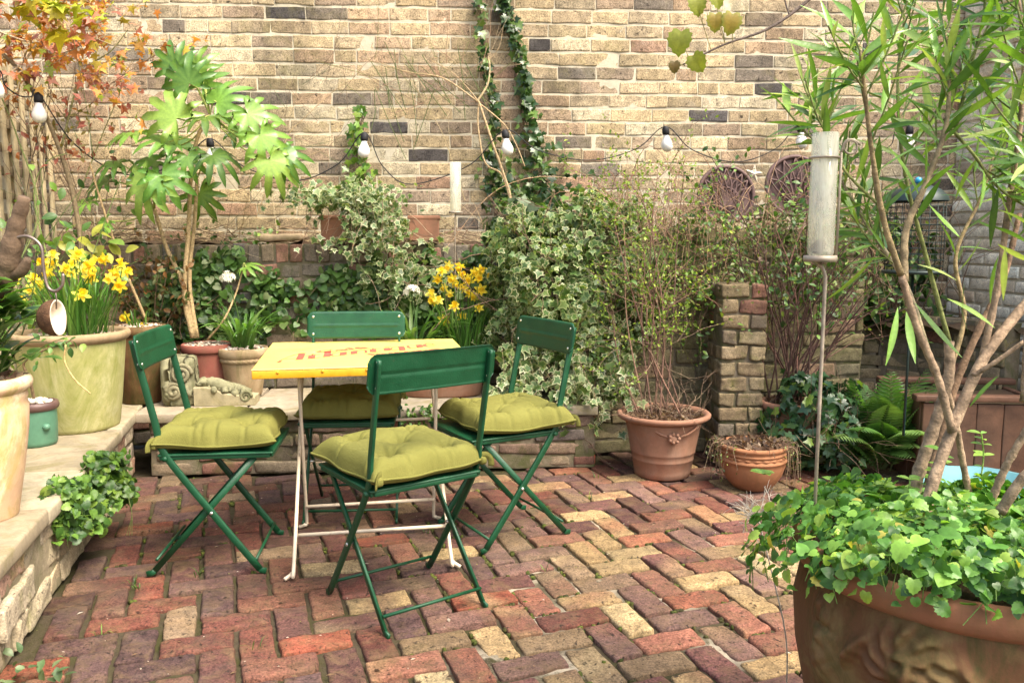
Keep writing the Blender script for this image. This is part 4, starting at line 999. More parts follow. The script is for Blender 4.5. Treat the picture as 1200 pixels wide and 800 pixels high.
# ------------------------------------------------------------------ metal ornaments on the planter wall
M['brown_iron'] = plain('brown_cast_iron', (.105, .062, .055), .6, .4, metal=.2, var=.3, vscale=25, bstr=.3)
def plaque(c, R_, lab, sect, tilt):
    t = thing('cast_plaque', lab, 'plaque', c, .06); t.rotation_euler = (tilt, 0, .06)
    mb = MB(); a = np.linspace(0, 2 * pi, 49)
    tube(mb, np.stack([R_ * np.cos(a), 0 * a, R_ * np.sin(a)], 1), .012, 8, cap=False); mb.build('rim', M['brown_iron'], t)
    mb = MB(); tube(mb, np.stack([.45 * R_ * np.cos(a), 0 * a, .45 * R_ * np.sin(a) - .2 * R_], 1), .006, 6, cap=False)
    lathe_ = MB(); th = a[:-1]; mb.add(np.concatenate([np.stack([R_ * np.cos(th), 0 * th + .008, R_ * np.sin(th)], 1), [[0, .008, 0]]]), None, [[48, k, (k + 1) % 48] for k in range(48)])
    for k in range(sect):
        an = pi * .08 + k * pi * .84 / (sect - 1)
        tube(mb, smooth_path([(0, -.004, -.62 * R_), (.55 * R_ * cos(an - .35), -.006, -.2 * R_ + .5 * R_ * sin(an - .35)), (.95 * R_ * cos(an), -.003, .95 * R_ * sin(an))], 4), .005, 5)
        tube(mb, smooth_path([(0, -.004, -.62 * R_), (.55 * R_ * cos(an + .35), -.006, -.2 * R_ + .5 * R_ * sin(an + .35)), (.95 * R_ * cos(an), -.003, .95 * R_ * sin(an))], 4), .005, 5)
    mb.build('fan_tracery', M['brown_iron'], t)
p = at(851, 228, Y=4.70); plaque(tuple(p), .155, 'round brown cast metal plaque with a fan pattern leaning by the wall', 9, -.12)
p = at(932, 218, Y=4.74); plaque(tuple(p), .165, 'round brown cast metal plaque partly behind the glass gauge', 7, -.10)
mb = MB(); n = 5; v = []
for k in range(10): a = pi / 2 + k * pi / 5; r = .06 if k % 2 == 0 else .024; v.append((r * cos(a), 0, r * sin(a)))
mb.add(v + [(0, -.016, 0), (0, .012, 0)], None, [[10, k, (k + 1) % 10] for k in range(10)] + [[11, (k + 1) % 10, k] for k in range(10)])
o = tag(mb.build('star_ornament', M['stone_plain'] if 'stone_plain' in M else M['cream_paint'], smooth=False), 'small pale star ornament hung on the boundary wall between the plaques', 'ornament'); o.location = tuple(at(883, 204, Y=5.11)); o.rotation_euler = (0, .15, .06)
# wire bird feeder
t = thing('bird_feeder', 'green wire cage bird feeder with a blue bead on its domed top', 'bird feeder', tuple(at(1070, 318, Y=3.6)))
M['feeder_green'] = plain('dark_green_wire', (.012, .026, .022), .45, .5, metal=.2, var=.2)
mb = MB(); R_, H_ = .115, .30; a = np.linspace(0, 2 * pi, 33)
for z in np.linspace(0, H_, 13): tube(mb, np.stack([R_ * np.cos(a), R_ * np.sin(a), 0 * a + z], 1), .0016, 4, cap=False)
for k in range(20): tube(mb, [(R_ * cos(k * pi / 10), R_ * sin(k * pi / 10), 0), (R_ * cos(k * pi / 10), R_ * sin(k * pi / 10), H_)], .0016, 4)
mb.build('wire_cage', M['feeder_green'], t)
mb = MB(); lathe(mb, [(.125, H_), (.12, H_ + .02), (.09, H_ + .05), (.04, H_ + .07), (0, H_ + .075)], 28); mb.build('domed_lid', M['feeder_green'], t)
mb = MB(); lathe(mb, [(0, -.01), (.12, -.01), (.13, 0), (.12, .006), (0, .004)], 28); mb.build('tray', M['feeder_green'], t)
mb = MB(); ball(mb, (0, 0, H_ + .088), .015, n=14, m=10); mb.build('bead', plain('blue_bead', (.03, .25, .42), .15, .5, var=.05), t)
mb = MB(); tube(mb, [(0, 0, -.01), (0, 0, -t.location[2] + .3)], .006, 8); mb.build('post', M['feeder_green'], t)

# ------------------------------------------------------------------ dead trunk, hook and coconut at the left edge
M['old_wood'] = plain('old_bark', (.12, .08, .05), .85, .25, var=.5, vscale=30, bstr=.8, bscale=90)
mb = MB()
q0 = at(-40, 400, Y=2.75); 
tube(mb, smooth_path([(-1.86, 2.86, .30), (-1.84, 2.80, .55), (-1.77, 2.66, .85), at(-8, 345, Y=2.5), at(10, 305, Y=2.46), at(18, 268, Y=2.45), at(29, 231, Y=2.44)], 6), np.interp(np.linspace(0, 1, 37), [0, .4, .62, .8, .95, 1], [.05, .045, .038, .026, .019, .017]) * (1 + .10 * np.sin(np.arange(37) * 1.9) + .07 * np.sin(np.arange(37) * 3.7)), 12)
tube(mb, smooth_path([at(2, 322, Y=2.48), at(24, 318, Y=2.46), at(33, 303, Y=2.45)], 5), [.022, .022, .021, .019, .018, .018, .017, .016, .015, .012, .010], 10)
tag(mb.build('sawn_branch', M['old_wood'], loc=(-1.86, 2.86, .3)), 'bare sawn grey brown branch stub with a metal hook at the left edge', 'branch')
cs = thing('coconut_feeder', 'halved coconut bird feeder hanging on a curved hook from the sawn branch', 'bird feeder', tuple(at(66, 372, Y=2.44)))
O_ = arr(cs.location); M['hook'] = plain('dull_steel_hook', (.22, .17, .14), .4, .5, metal=.7, var=.3)
mb = MB(); tube(mb, smooth_path([at(16, 279, Y=2.44), at(33, 277, Y=2.44), at(48, 289, Y=2.44), at(51, 315, Y=2.44), at(56, 336, Y=2.44), at(65, 341, Y=2.44), at(73, 334, Y=2.44), at(74, 321, Y=2.44)], 6) - O_, .0048, 8); mb.build('hook', M['hook'], cs)
mb = MB(); tube(mb, [at(65, 340, Y=2.44) - O_, at(66, 349, Y=2.44) - O_, at(66, 362, Y=2.44) - O_], .0022, 6); mb.build('hanging_wire', M['hook'], cs)
M['husk'] = plain('coconut_husk', (.085, .045, .024), .9, .2, var=.6, vscale=40, bstr=1., bscale=200)
M['coco_flesh'] = plain('coconut_flesh', (.72, .62, .48), .6, .3, var=.2, vscale=30)
def hemi(r0, r1, n=28, m=12):
    mb = MB(); prof = [(r0 * sin(a), -r0 * cos(a)) for a in np.linspace(0, pi / 2 * 1.12, m)]; prof += [(r1 * sin(a), -r1 * cos(a)) for a in np.linspace(pi / 2 * 1.12, 0, m)]
    return prof
ax = nrm(arr((.98, .06, .06))); ux = nrm(np.cross(ax, [0, 0, 1])); vx = np.cross(ux, ax)
Rm = np.stack([ux, vx, ax])
ro = .053
mb = MB(); lathe(mb, [(ro * sin(a) * .94, -ro * cos(a)) for a in np.linspace(0.001, pi / 2 * 1.08, 14)], 30, wob=.02); mb.v = [np.concatenate(mb.v) @ Rm * [1, 1, 1.12]]; mb.build('shell', M['husk'], cs)
mb = MB(); lathe(mb, [(ro * .985 * .94, ro * .11), (ro * .92, ro * .12), (ro * .80, ro * .10), (ro * .72, -.1 * ro), (ro * .5, -.45 * ro), (0, -.6 * ro)], 30, wob=.02); mb.v = [np.concatenate(mb.v) @ Rm * [1, 1, 1.12]]; mb.build('flesh', M['coco_flesh'], cs)
mb = MB(); tube(mb, smooth_path([at(77, 404, Y=2.44), at(76, 424, Y=2.44), at(88, 445, Y=2.42), at(106, 461, Y=2.41)], 5) - O_, .0026, 6, (.42, .30, .12)); mb.build('dried_tendril', M['stem'], cs)

# ------------------------------------------------------------------ slatted trellis fence at the left
M['fence_wood'] = plain('weathered_fence_wood', (.40, .33, .20), .8, .25, var=.35, vscale=14, bstr=.5, bscale=60, wear=(.4, (.17, .17, .07)), wscale=9)
M['dark_fence'] = plain('shaded_fence_wood', (.19, .15, .09), .85, .2, var=.35, vscale=14, bstr=.5, bscale=60)  # darker copy of the fence wood, shade between slats put into its colour
f = thing('trellis_fence', 'weathered wooden trellis fence of upright slats at the left edge', 'fence', (-2.70, 3.5, 0))
mb = MB()
for k in range(38):
    y = 1.85 + k * .083; v, q = rbox(.016, .034, 1.92 + RNG.normal(0, .01), .003, (1, 1, 6), .001, 6); v[:, 1] += v[:, 2] * RNG.normal(0, .008)
    mb.add(v + np.array([0, y - 3.5, 1.14]), q)
mb.build('upright_slats', M['fence_wood'], f)
mb = MB()
for k in range(15):
    v, q = rbox(.016, 3.15, .05, .003, (1, 20, 1), .0015, 5); mb.add(v + np.array([-.02, 3.40 - 3.5, .28 + k * .125]), q)
mb.build('cross_slats', M['dark_fence'], f)
for y in (2.4, 3.5, 4.6):
    mb = MB(); v, q = rbox(.07, .07, 2.1, .006, (1, 1, 8), .001, 6); mb.add(v + np.array([-.07, y - 3.5, 1.05]), q); mb.build('post', M['fence_wood'], f)
# ------------------------------------------------------------------ leaf templates
class T_: pass
def tmpl(v, quads=(), tris=(), tone=None):
    t = T_(); t.v = arr(v); t.q = np.asarray(quads, int).reshape(-1, 4); t.t = np.asarray(tris, int).reshape(-1, 3)
    t.tone = np.zeros(len(t.v)) if tone is None else arr(tone); return t
def lance(w=.14, n=5, fold=.25, droop=.18, peak=.85, midtone=0.):
    v, q, tn = [], [], []
    for i in range(n + 1):
        t = i / n; ww = max(w * sin(pi * t ** peak) ** .9, .004) if 0 < t < 1 else .004
        z = -droop * t * t
        v += [(t, -ww, z + fold * ww), (t, 0, z), (t, ww, z + fold * ww)]; tn += [0, midtone, 0]
    for i in range(n):
        a = i * 3; q += [(a, a + 3, a + 4, a + 1), (a + 1, a + 4, a + 5, a + 2)]
    return tmpl(v, q, (), tn)
def outline_leaf(pts, cx=.3, fold=.25, droop=.25, inner=.6):
    """pts: half outline from base to tip (x, y>0); mirrored; inner ring tone 0, rim tone 1"""
    pts = list(pts); full = pts + [(x, -y) for x, y in pts[::-1] if y > 1e-6 and x < 1e9][0:]
    full = [p for k, p in enumerate(full)]
    n = len(full); v = [(cx, 0, 0)]; tn = [0]
    for sc, tt in ((inner, 0.), (1., 1.)):
        for x, y in full: v.append((cx + (x - cx) * sc, y * sc, 0)); tn.append(tt)
    v = arr(v); r2 = (v[:, 0] - .0) ** 2 + v[:, 1] ** 2
    v[:, 2] = fold * np.abs(v[:, 1]) - droop * r2
    tr = [(0, 1 + (k + 1) % n, 1 + k) for k in range(n)]
    q = [(1 + k, 1 + (k + 1) % n, 1 + n + (k + 1) % n, 1 + n + k) for k in range(n)]
    return tmpl(v, q, tr, tn)
IVY = outline_leaf([(0, 0), (-.12, .22), (.0, .46), (.14, .34), (.34, .62), (.52, .24), (1., 0)], .26, .2, .22)
HEART = outline_leaf([(0, 0), (-.14, .24), (-.04, .46), (.16, .56), (.42, .50), (.68, .36), (.88, .16), (1., 0)], .3, .2, .25, .62)
SCALL = outline_leaf([(0, 0), (-.12, .20), (-.10, .36), (.06, .40), (.08, .54), (.28, .50), (.36, .58), (.52, .46), (.64, .48), (.72, .32), (.86, .28), (.9, .12), (1., 0)], .3, .38, .42, .62)
OVAL = outline_leaf([(0, 0), (.18, .20), (.42, .30), (.68, .25), (.88, .12), (1., 0)], .45, .3, .25, .6)
SMALL = tmpl([(0, 0, 0), (.5, -.28, .08), (.5, 0, -.03), (.5, .28, .08), (1, 0, -.12)], (), [(0, 1, 2), (0, 2, 3), (1, 4, 2), (2, 4, 3)])
MAPLE = outline_leaf([(0, 0), (.05, .16), (-.15, .42), (.18, .30), (.38, .62), (.45, .22), (1., 0)], .2, .15, .3, .5)
OLEA = lance(.060, 6, .35, .12, .95, .35)
OLEB = lance(.078, 6, .25, -.10, .9, .35)
BLADE = lance(.10, 4, .3, .2)
def fatsia(nl=9, seed=0, droop=.42):
    r = np.random.default_rng(seed); v = [(0, 0, 0)]; tn = [.8]; q = []; t = []
    angs = np.linspace(-2.25, 2.25, nl); half = (angs[1] - angs[0]) / 2
    sinus = []
    for k in range(nl + 1):
        a = angs[0] - half + 2 * half * k; rr = (.41 if 0 < k < nl else .18); v.append((rr * cos(a), rr * sin(a), .02)); tn.append(0); sinus.append(len(v) - 1)
    for k, a in enumerate(angs):
        L = (1.0 - .36 * (abs(a) / 2.25) ** 1.5) * r.uniform(.92, 1.06); a = a + r.normal(0, .03)
        def P(rad, da, z=0.): return (rad * cos(a + da), rad * sin(a + da), z)
        i0 = len(v)
        w = half * 1.12
        v += [P(.40, 0, -.02), P(.55 * L, -w * .62, .03), P(.55 * L, 0, -.02), P(.55 * L, w * .62, .03), P(.74 * L, -w * .50, .035), P(.74 * L, 0, -.015), P(.74 * L, w * .50, .035), P(.90 * L, -w * .22, .02), P(.9 * L, 0, 0), P(.90 * L, w * .22, .02), P(L, 0, 0)]
        tn += [.8, 0, .7, 0, 0, .5, 0, 0, .2, 0, 0]
        m1, l2, m2, r2, l3, m3, r3, l4, m4, r4, tip = range(i0, i0 + 11); sl, sr = sinus[k], sinus[k + 1]
        t += [(0, sl, m1), (0, m1, sr), (l4, tip, m4), (m4, tip, r4)]
        q += [(sl, l2, m2, m1), (m1, m2, r2, sr), (l2, l3, m3, m2), (m2, m3, r3, r2), (l3, l4, m4, m3), (m3, m4, r4, r3)]
    v = arr(v); rr = np.hypot(v[:, 0], v[:, 1]); v[:, 2] += .10 * np.sin(rr * 3.2) - droop * rr ** 2
    v[:, 2] += .02 * np.sin(v[:, 0] * 9) * np.sin(v[:, 1] * 8)
    return tmpl(v, q, t, tn)
FATS = [fatsia(9, k, d) for k, d in enumerate((.3, .55, .75, .4))]

def scatter(mb, T, P, D, Nn, S, C, C2=None, mat=0):
    P, D, Nn = arr(P).reshape(-1, 3), arr(D).reshape(-1, 3), arr(Nn).reshape(-1, 3); n = len(P)
    if n == 0: return
    S = np.broadcast_to(arr(S), (n,)); C = np.broadcast_to(arr(C), (n, 3)); C2 = C if C2 is None else np.broadcast_to(arr(C2), (n, 3))
    x = nrm(D); z = nrm(Nn - np.sum(Nn * x, 1, keepdims=True) * x + 1e-6); y = np.cross(z, x)
    v = P[:, None] + S[:, None, None] * (T.v[None, :, 0:1] * x[:, None] + T.v[None, :, 1:2] * y[:, None] + T.v[None, :, 2:3] * z[:, None])
    c = C[:, None] * (1 - T.tone[None, :, None]) + C2[:, None] * T.tone[None, :, None]
    k = len(T.v); off = np.arange(n)[:, None, None] * k
    mb.add(v.reshape(-1, 3), (T.q[None] + off).reshape(-1, 4) if len(T.q) else None, (T.t[None] + off).reshape(-1, 3) if len(T.t) else None, c.reshape(-1, 3), mat)
def pal_cols(pal, n, j=.18):
    w = arr([p[0] for p in pal]); k = RNG.choice(len(pal), n, p=w / w.sum()); c = arr([p[1] for p in pal])[k]
    return np.clip(c * (1 + RNG.normal(0, j, (n, 1))), .004, .9)
def rnd_dir(n): return nrm(RNG.normal(0, 1, (n, 3)))
def cloud(mb, T, P, Nout, size, pal, pal2=None, droop=.5, splay=.5, mat=0, up=.35):
    """leaves facing roughly along Nout, tips hanging"""
    n = len(P); Nn = nrm(nrm(Nout) + rnd_dir(n) * splay + [0, 0, up]); D = nrm(rnd_dir(n) + arr([0, 0, -droop]))
    S = RNG.uniform(size[0], size[1], n)
    scatter(mb, T, P, D, Nn, S, pal_cols(pal, n), None if pal2 is None else pal_cols(pal2, n, .1), mat)
def ellipsoid_pts(n, c, r, shell=.55, cond=None):
    P = []; Nn = []
    while len(P) < n:
        d = rnd_dir(1)[0]; f = (RNG.random() ** (1 / 3.)) if RNG.random() > shell else RNG.uniform(.82, 1.08)
        lump = 1 + .16 * sin(5 * d[0] + 3 * d[2] + c[0] * 9) + .12 * sin(9 * d[2] - 7 * d[0] + 4 * d[1])
        p = arr(c) + d * arr(r) * f * lump
        if cond is None or cond(p): P.append(p); Nn.append(d / arr(r))
    return arr(P), nrm(arr(Nn))
def twig(mb, p, d, L, r, lev, col, wand=.35, up=.0, nb=3, tips=None, seg=5, decay=.62, spread=.7, leafpts=None):
    pts = [arr(p)]; d = nrm(arr(d))
    for k in range(seg):
        d = nrm(d + RNG.normal(0, wand, 3) / seg ** .5 * .8 + np.array([0, 0, up]) / seg); pts.append(pts[-1] + d * L / seg)
    tube(mb, pts, np.linspace(r, r * .5, seg + 1), 5 if r > .002 else 4, col, cap=False)
    if leafpts is not None and lev <= 1:
        for k in range(1, seg + 1): leafpts.append((pts[k], d))
    if tips is not None and lev == 0: tips.append((pts[-1], d))
    if lev > 0:
        for b in range(nb):
            t = RNG.uniform(.25, 1.); i = min(int(t * seg), seg - 1); q = pts[i] + (pts[i + 1] - pts[i]) * (t * seg - i)
            dd = nrm(nrm(pts[i + 1] - pts[i]) + rnd_dir(1)[0] * spread)
            twig(mb, q, dd, L * decay * RNG.uniform(.6, 1.2), r * .55, lev - 1, col, wand, up, nb, tips, seg, decay, spread, leafpts)
    return pts
def plant(name, label, cat, base): return thing(name, label, cat, tuple(base))
def put(mb, name, mat, t): return mb.build(name, mat, t, loc=tuple(t.location))

G_DARK = [(4, (.022, .055, .014)), (3, (.035, .080, .018)), (2, (.055, .115, .025)), (1, (.10, .17, .04))]
G_MID = [(4, (.050, .115, .020)), (3, (.075, .155, .025)), (2, (.035, .085, .018)), (2, (.12, .21, .035)), (.6, (.20, .28, .05))]
G_LIME = [(4, (.12, .22, .03)), (3, (.18, .29, .04)), (2, (.075, .16, .025)), (1, (.26, .36, .07))]
G_GREY = [(4, (.075, .115, .050)), (3, (.055, .095, .038)), (2, (.105, .145, .070))]
CREAM = [(3, (.52, .52, .30)), (2, (.38, .42, .20)), (2, (.58, .56, .38)), (1.4, (.16, .22, .07))]
TWIG = [(3, (.20, .13, .085)), (2, (.14, .095, .06)), (1, (.28, .21, .13))]

# ------------------------------------------------------------------ fatsia in the red pot
t = plant('palmate_shrub', 'tall shrub with big glossy palmate leaves on bare stems, in the red pot', 'shrub', (RED[0], RED[1], ZL + .26))
mb = MB(); bark = (.36, .26, .13); crowns = []
stems = [([at(228, 396, Y=4.45), at(213, 330, Y=4.47), at(195, 290, Y=4.50), at(181, 245, Y=4.50)], .0135, .010),
         ([at(226, 396, Y=4.44), at(216, 345, Y=4.44), at(221, 270, Y=4.46), at(224, 205, Y=4.46), at(232, 160, Y=4.45), at(246, 135, Y=4.45)], .0135, .009),
         ([at(231, 396, Y=4.47), at(222, 330, Y=4.50), at(228, 260, Y=4.54), at(231, 210, Y=4.56)], .013, .009),
         ([at(243, 398, Y=4.42), at(262, 375, Y=4.40), at(276, 345, Y=4.46), at(284, 318, Y=4.48)], .006, .004)]
for P, r0, r1 in stems:
    P = smooth_path(P, 6); tube(mb, P, np.linspace(r0, r1, len(P)) * (1 + .06 * np.sin(np.arange(len(P)) * 2.1)), 9, arr(bark) * RNG.uniform(.85, 1.15)); crowns.append(P[-1])
lm = MB(); pet = (.30, .34, .09)
# leaf centre (px, py), depth, radius m, which crown, facing
FL = [(203, 70, 4.40, .17, 1, (-.1, -.8, .6), (-.3, 0, 1)), (232, 72, 4.46, .15, 1, (.2, -.6, .7), (.3, 0, 1)), (340, 185, 4.36, .17, 1, (.4, -.9, .3), (.9, -.1, -.4)), (215, 88, 4.36, .20, 1, (-.2, -.9, .35), (-.5, .0, .8)), (243, 92, 4.5, .17, 1, (.3, -.4, .8), (.5, 0, .8)), (196, 130, 4.30, .23, 1, (-.3, -.85, .45), (-.6, 0, .5)), (262, 112, 4.42, .20, 1, (.2, -.75, .6), (.4, 0, .4)),
      (240, 140, 4.30, .17, 1, (0, -.5, .85), (.1, -.6, -.2)), (300, 140, 4.40, .21, 1, (.5, -.8, .3), (.8, -.1, -.5)), (312, 168, 4.33, .20, 1, (.3, -.9, .3), (.6, -.1, -.8)), (322, 198, 4.30, .20, 1, (.3, -.9, .35), (.5, -.1, -.9)),
      (150, 158, 4.4, .19, 1, (-.3, -.3, .9), (-1, -.2, -.1)), (185, 165, 4.35, .20, 1, (-.1, -.45, .9), (-1, -.3, .1)), (170, 190, 4.40, .20, 0, (-.2, -.5, .8), (-1, -.2, -.1)), (130, 190, 4.45, .17, 0, (-.2, -.4, .9), (-1, 0, .1)),
      (168, 225, 4.28, .23, 0, (-.2, -.95, .3), (-.5, -.1, -.8)), (196, 215, 4.27, .20, 0, (.3, -.95, .2), (.5, -.1, -.8)), (222, 190, 4.32, .14, 2, (.0, -.7, .7), (.3, -.3, -.7)), (258, 186, 4.33, .18, 2, (.2, -.6, .7), (.9, -.2, -.4)),
      (238, 235, 4.62, .18, 2, (.2, -.9, .2), (.4, 0, -.9)), (118, 215, 4.5, .17, 0, (-.3, -.5, .8), (-.9, -.1, -.3)), (292, 312, 4.47, .10, 3, (.2, -.6, .8), (.6, -.3, .1)), (205, 165, 4.55, .18, 1, (0, -.5, .8), (-.3, .3, .5)), (284, 155, 4.55, .17, 1, (.2, -.5, .8), (.8, .3, .1)),
      (98, 238, 4.45, .13, 0, (-.3, -.5, .8), (-1, -.2, -.2)), (120, 262, 4.4, .10, 0, (-.3, -.8, .5), (-.8, -.2, -.5))]
for k, (px, py, Y, R_, cr, nn, dd) in enumerate(FL):
    p = at(px, py, Y=Y); d = nrm(arr(dd)); base = p - d * R_ * .25
    bright = RNG.random()
    c1 = pal_cols([(3, (.105, .225, .034)), (2, (.155, .29, .045)), (2, (.065, .16, .024))], 1)[0]
    if k in (5, 10, 15): c1 = arr((.20, .32, .06))
    scatter(lm, FATS[k % 4], [base], [d], [nn], R_ * .95, c1, c1 * 1.3 + arr((.06, .07, .015)))
    c = crowns[cr]; m = (c + base) / 2 + np.array([0, 0, -.02 if base[2] < c[2] else .03]) + (base - c) * [0, 0, .1]
    tube(mb, smooth_path([c, m, base], 5), .0038, 5, pet, cap=False)
put(mb, 'stem', M['stem'], t); put(lm, 'leaves', M['leaf_gloss'], t)

# ------------------------------------------------------------------ daffodils
def daffodil_mesh(seed, hue):
    r = np.random.default_rng(seed); mb = MB()
    pet_ = outline_leaf([(0, 0), (.25, .16), (.55, .25), (.82, .15), (1., 0)], .5, .15, .15, .6)
    c = arr(hue)
    a = np.arange(6) * pi / 3 + r.uniform(0, 1)
    D = np.stack([np.cos(a), np.sin(a), np.full(6, .12) + r.normal(0, .12, 6)], 1)
    scatter(mb, pet_, np.zeros((6, 3)), D, np.tile([0, 0, 1.], (6, 1)), .026 * r.uniform(.9, 1.1, 6), c * 1.0, c * 1.08)
    n = 14; A = np.arange(n) * 2 * pi / n; rr = [.005, .0075, .0085, .012]; zz = [-.002, .008, .017, .022]; v = []
    for q, z in zip(rr, zz): v += [(q * cos(x) * (1 + .12 * cos(7 * x) * (z > .02)), q * sin(x) * (1 + .12 * cos(7 * x) * (z > .02)), z) for x in A]
    Q = [(k * n + j, k * n + (j + 1) % n, (k + 1) * n + (j + 1) % n, (k + 1) * n + j) for k in range(3) for j in range(n)]
    mb.add(v, Q, None, c * arr((1.0, .86, .6)))
    o = mb.build('flower', M['petal']); me = o.data; bpy.data.objects.remove(o); return me
DAF = [daffodil_mesh(k, h) for k, h in enumerate(((.86, .75, .07), (.85, .70, .05), (.87, .80, .14)))]
def strap_leaves(mb, base, n, L, w, spread, pal, lean=(0, 0), curl=1., rb=(.1, .1)):
    for k in range(n):
        a = RNG.uniform(0, 6.28); q = math.sqrt(RNG.random()); b = arr(base) + [rb[0] * q * cos(a), rb[1] * q * sin(a), 0]
        an = a + RNG.normal(0, .6); l = RNG.uniform(*L); sp = RNG.uniform(.15, 1) * spread; bend = RNG.uniform(.2, 1.) * curl
        d = np.array([cos(an), sin(an), 0]); s = np.linspace(0, 1, 8)
        x = l * (sp * s + bend * .5 * s ** 3); z = l * (s * (1 - .25 * sp) - bend * .45 * s ** 3.2)
        pts = b + x[:, None] * d + z[:, None] * [0, 0, 1] + s[:, None] * arr([lean[0], lean[1], 0]) * l
        sd = np.cross(d, [0, 0, 1]); ww = w * np.array([.75, .95, 1, 1, .95, .8, .5, .06]) * RNG.uniform(.8, 1.2)
        nn = np.cross(sd, np.gradient(pts, axis=0)); nn = nrm(nn)
        v = np.stack([pts - sd * ww[:, None] / 2 + nn * ww[:, None] * .15, pts, pts + sd * ww[:, None] / 2 + nn * ww[:, None] * .15], 1).reshape(-1, 3)
        qd = []
        for i in range(7): e = i * 3; qd += [(e, e + 3, e + 4, e + 1), (e + 1, e + 4, e + 5, e + 2)]
        c = pal_cols(pal, 1)[0]; cc = np.repeat(np.linspace(.8, 1.15, 8), 3)[:, None] * c * np.where(np.arange(24) % 3 == 1, 1.2, 1.)[:, None]
        mb.add(v, qd, None, cc)
def daffodils(base, rb, n_leaf, flowers, Lf, label, face=(.15, -1, .1)):
    t = plant('daffodil_clump', label, 'daffodils', base); lm = MB()
    strap_leaves(lm, base, n_leaf, Lf, .009, .38, [(3, (.055, .15, .022)), (2, (.08, .20, .03)), (1, (.15, .27, .05))], rb=rb, curl=.5)
    for (p) in flowers:
        p = arr(p); a = RNG.uniform(0, 6.28); b = arr(base) + [rb[0] * .6 * cos(a) , rb[1] * .6 * sin(a), 0]; b[0] = b[0] * .5 + np.clip(p[0], base[0] - rb[0], base[0] + rb[0]) * .5
        f = nrm(arr(face) + RNG.normal(0, .55, 3) + [0, 0, .1])
        top = p - f * .012; tube(lm, smooth_path([b, (b + top) / 2 + RNG.normal(0, .008, 3), top + [0, 0, .01], top], 4), .0022, 5, (.12, .22, .04), cap=False)
        o = bpy.data.objects.new('flower', DAF[RNG.integers(3)]); COL.objects.link(o); o.parent = t
        o.location = Vector(p - arr(base)); o.rotation_euler = Vector(f).to_track_quat('Z', 'Y').to_euler(); s = RNG.uniform(1.05, 1.45); o.scale = (s, s, s)
    put(lm, 'leaves', M['leaf'], t); return t
fl1 = [at(px + RNG.normal(0, 3), py + RNG.normal(0, 3), Y=3.62 + RNG.uniform(-.12, .12)) for px, py in ((30, 352), (22, 330), (40, 318), (52, 306), (60, 300), (48, 330), (62, 322), (38, 340), (58, 312), (70, 318), (84, 300), (92, 296), (98, 306), (86, 312), (95, 316), (104, 302), (110, 312), (88, 322), (102, 326), (112, 326), (94, 342), (122, 310), (128, 318), (136, 314), (146, 312), (142, 330), (122, 326), (150, 318), (28, 358))]
daffodils((OLV[0] + .03, OLV[1], ZL + .41), (.15, .13), 150, fl1, (.20, .40), 'large clump of yellow daffodils in the big olive pot on the ledge')
fl2 = [at(px + RNG.normal(0, 2), py + RNG.normal(0, 2), Y=4.42 + RNG.uniform(-.08, .08)) for px, py in ((512, 330), (505, 345), (518, 318), (526, 312), (535, 312), (540, 322), (530, 326), (520, 336), (536, 336), (548, 330), (552, 318), (562, 316), (570, 320), (560, 328), (566, 338), (552, 344), (558, 350), (534, 360), (522, 374), (542, 366), (560, 364), (508, 355), (516, 350), (527, 344), (544, 340))]
daffodils((OBL[0] + .13, OBL[1], ZL + .235), (.11, .07), 100, fl2, (.20, .36), 'smaller clump of yellow daffodils in the oblong bowl behind the table')
fl3 = [at(px, py, Y=4.22) for px, py in ((153, 388), (166, 383), (160, 396), (148, 372))]
daffodils((-1.925, 4.235, ZL + .39), (.06, .06), 14, fl3, (.05, .14), 'few short daffodils in the brown pot behind the olive pot')

# white flowered bulbs
def white_head(t, p, R_, n=26):
    p = arr(p); mb = MB(); d = rnd_dir(n); d[:, 2] = np.abs(d[:, 2]) * .8 - .1; d = nrm(d)
    pet_ = outline_leaf([(0, 0), (.4, .16), (.8, .12), (1., 0)], .5, .2, .2, .6)
    for k in range(n):
        c = p + d[k] * R_ * RNG.uniform(.7, 1.); tube(mb, [p - [0, 0, .01], c], .0009, 4, (.14, .22, .06), cap=False)
        u = nrm(np.cross(d[k], rnd_dir(1)[0])); w = np.cross(d[k], u); a = np.arange(6) * pi / 3
        D = np.cos(a)[:, None] * u + np.sin(a)[:, None] * w + .3 * d[k]
        scatter(mb, pet_, np.tile(c, (6, 1)), D, np.tile(d[k], (6, 1)), R_ * .36, (.74, .74, .66), (.78, .78, .72))
    put(mb, 'flower_head', M['petal'], t)
for (base, px, py, Y, nl, lab, rb) in ((( ROP[0], ROP[1], ZL + .25), 267, 325, 4.33, 46, 'strappy bulb plant with one white flower head in the rope banded pot', .06), ((OBL[0] - .14, OBL[1], ZL + .235), 482, 340, 4.30, 55, 'strappy bulb plant with one white flower head left of the daffodils behind the table', .08)):
    t = plant('white_flowered_bulb', lab, 'flower', base); lm = MB()
    strap_leaves(lm, base, nl, (.16, .34), .020, .62, [(3, (.075, .17, .03)), (2, (.11, .22, .045)), (1, (.17, .27, .07))], rb=(rb, rb * .8), curl=1.1)
    top = at(px, py, Y=Y); tube(lm, smooth_path([arr(base), (arr(base) + top) / 2 + [.012, 0, 0], top - [0, 0, .02]], 5), .003, 6, (.10, .19, .05), cap=False)
    put(lm, 'leaves', M['leaf'], t); white_head(t, top - [0, 0, .01], .044, 34)

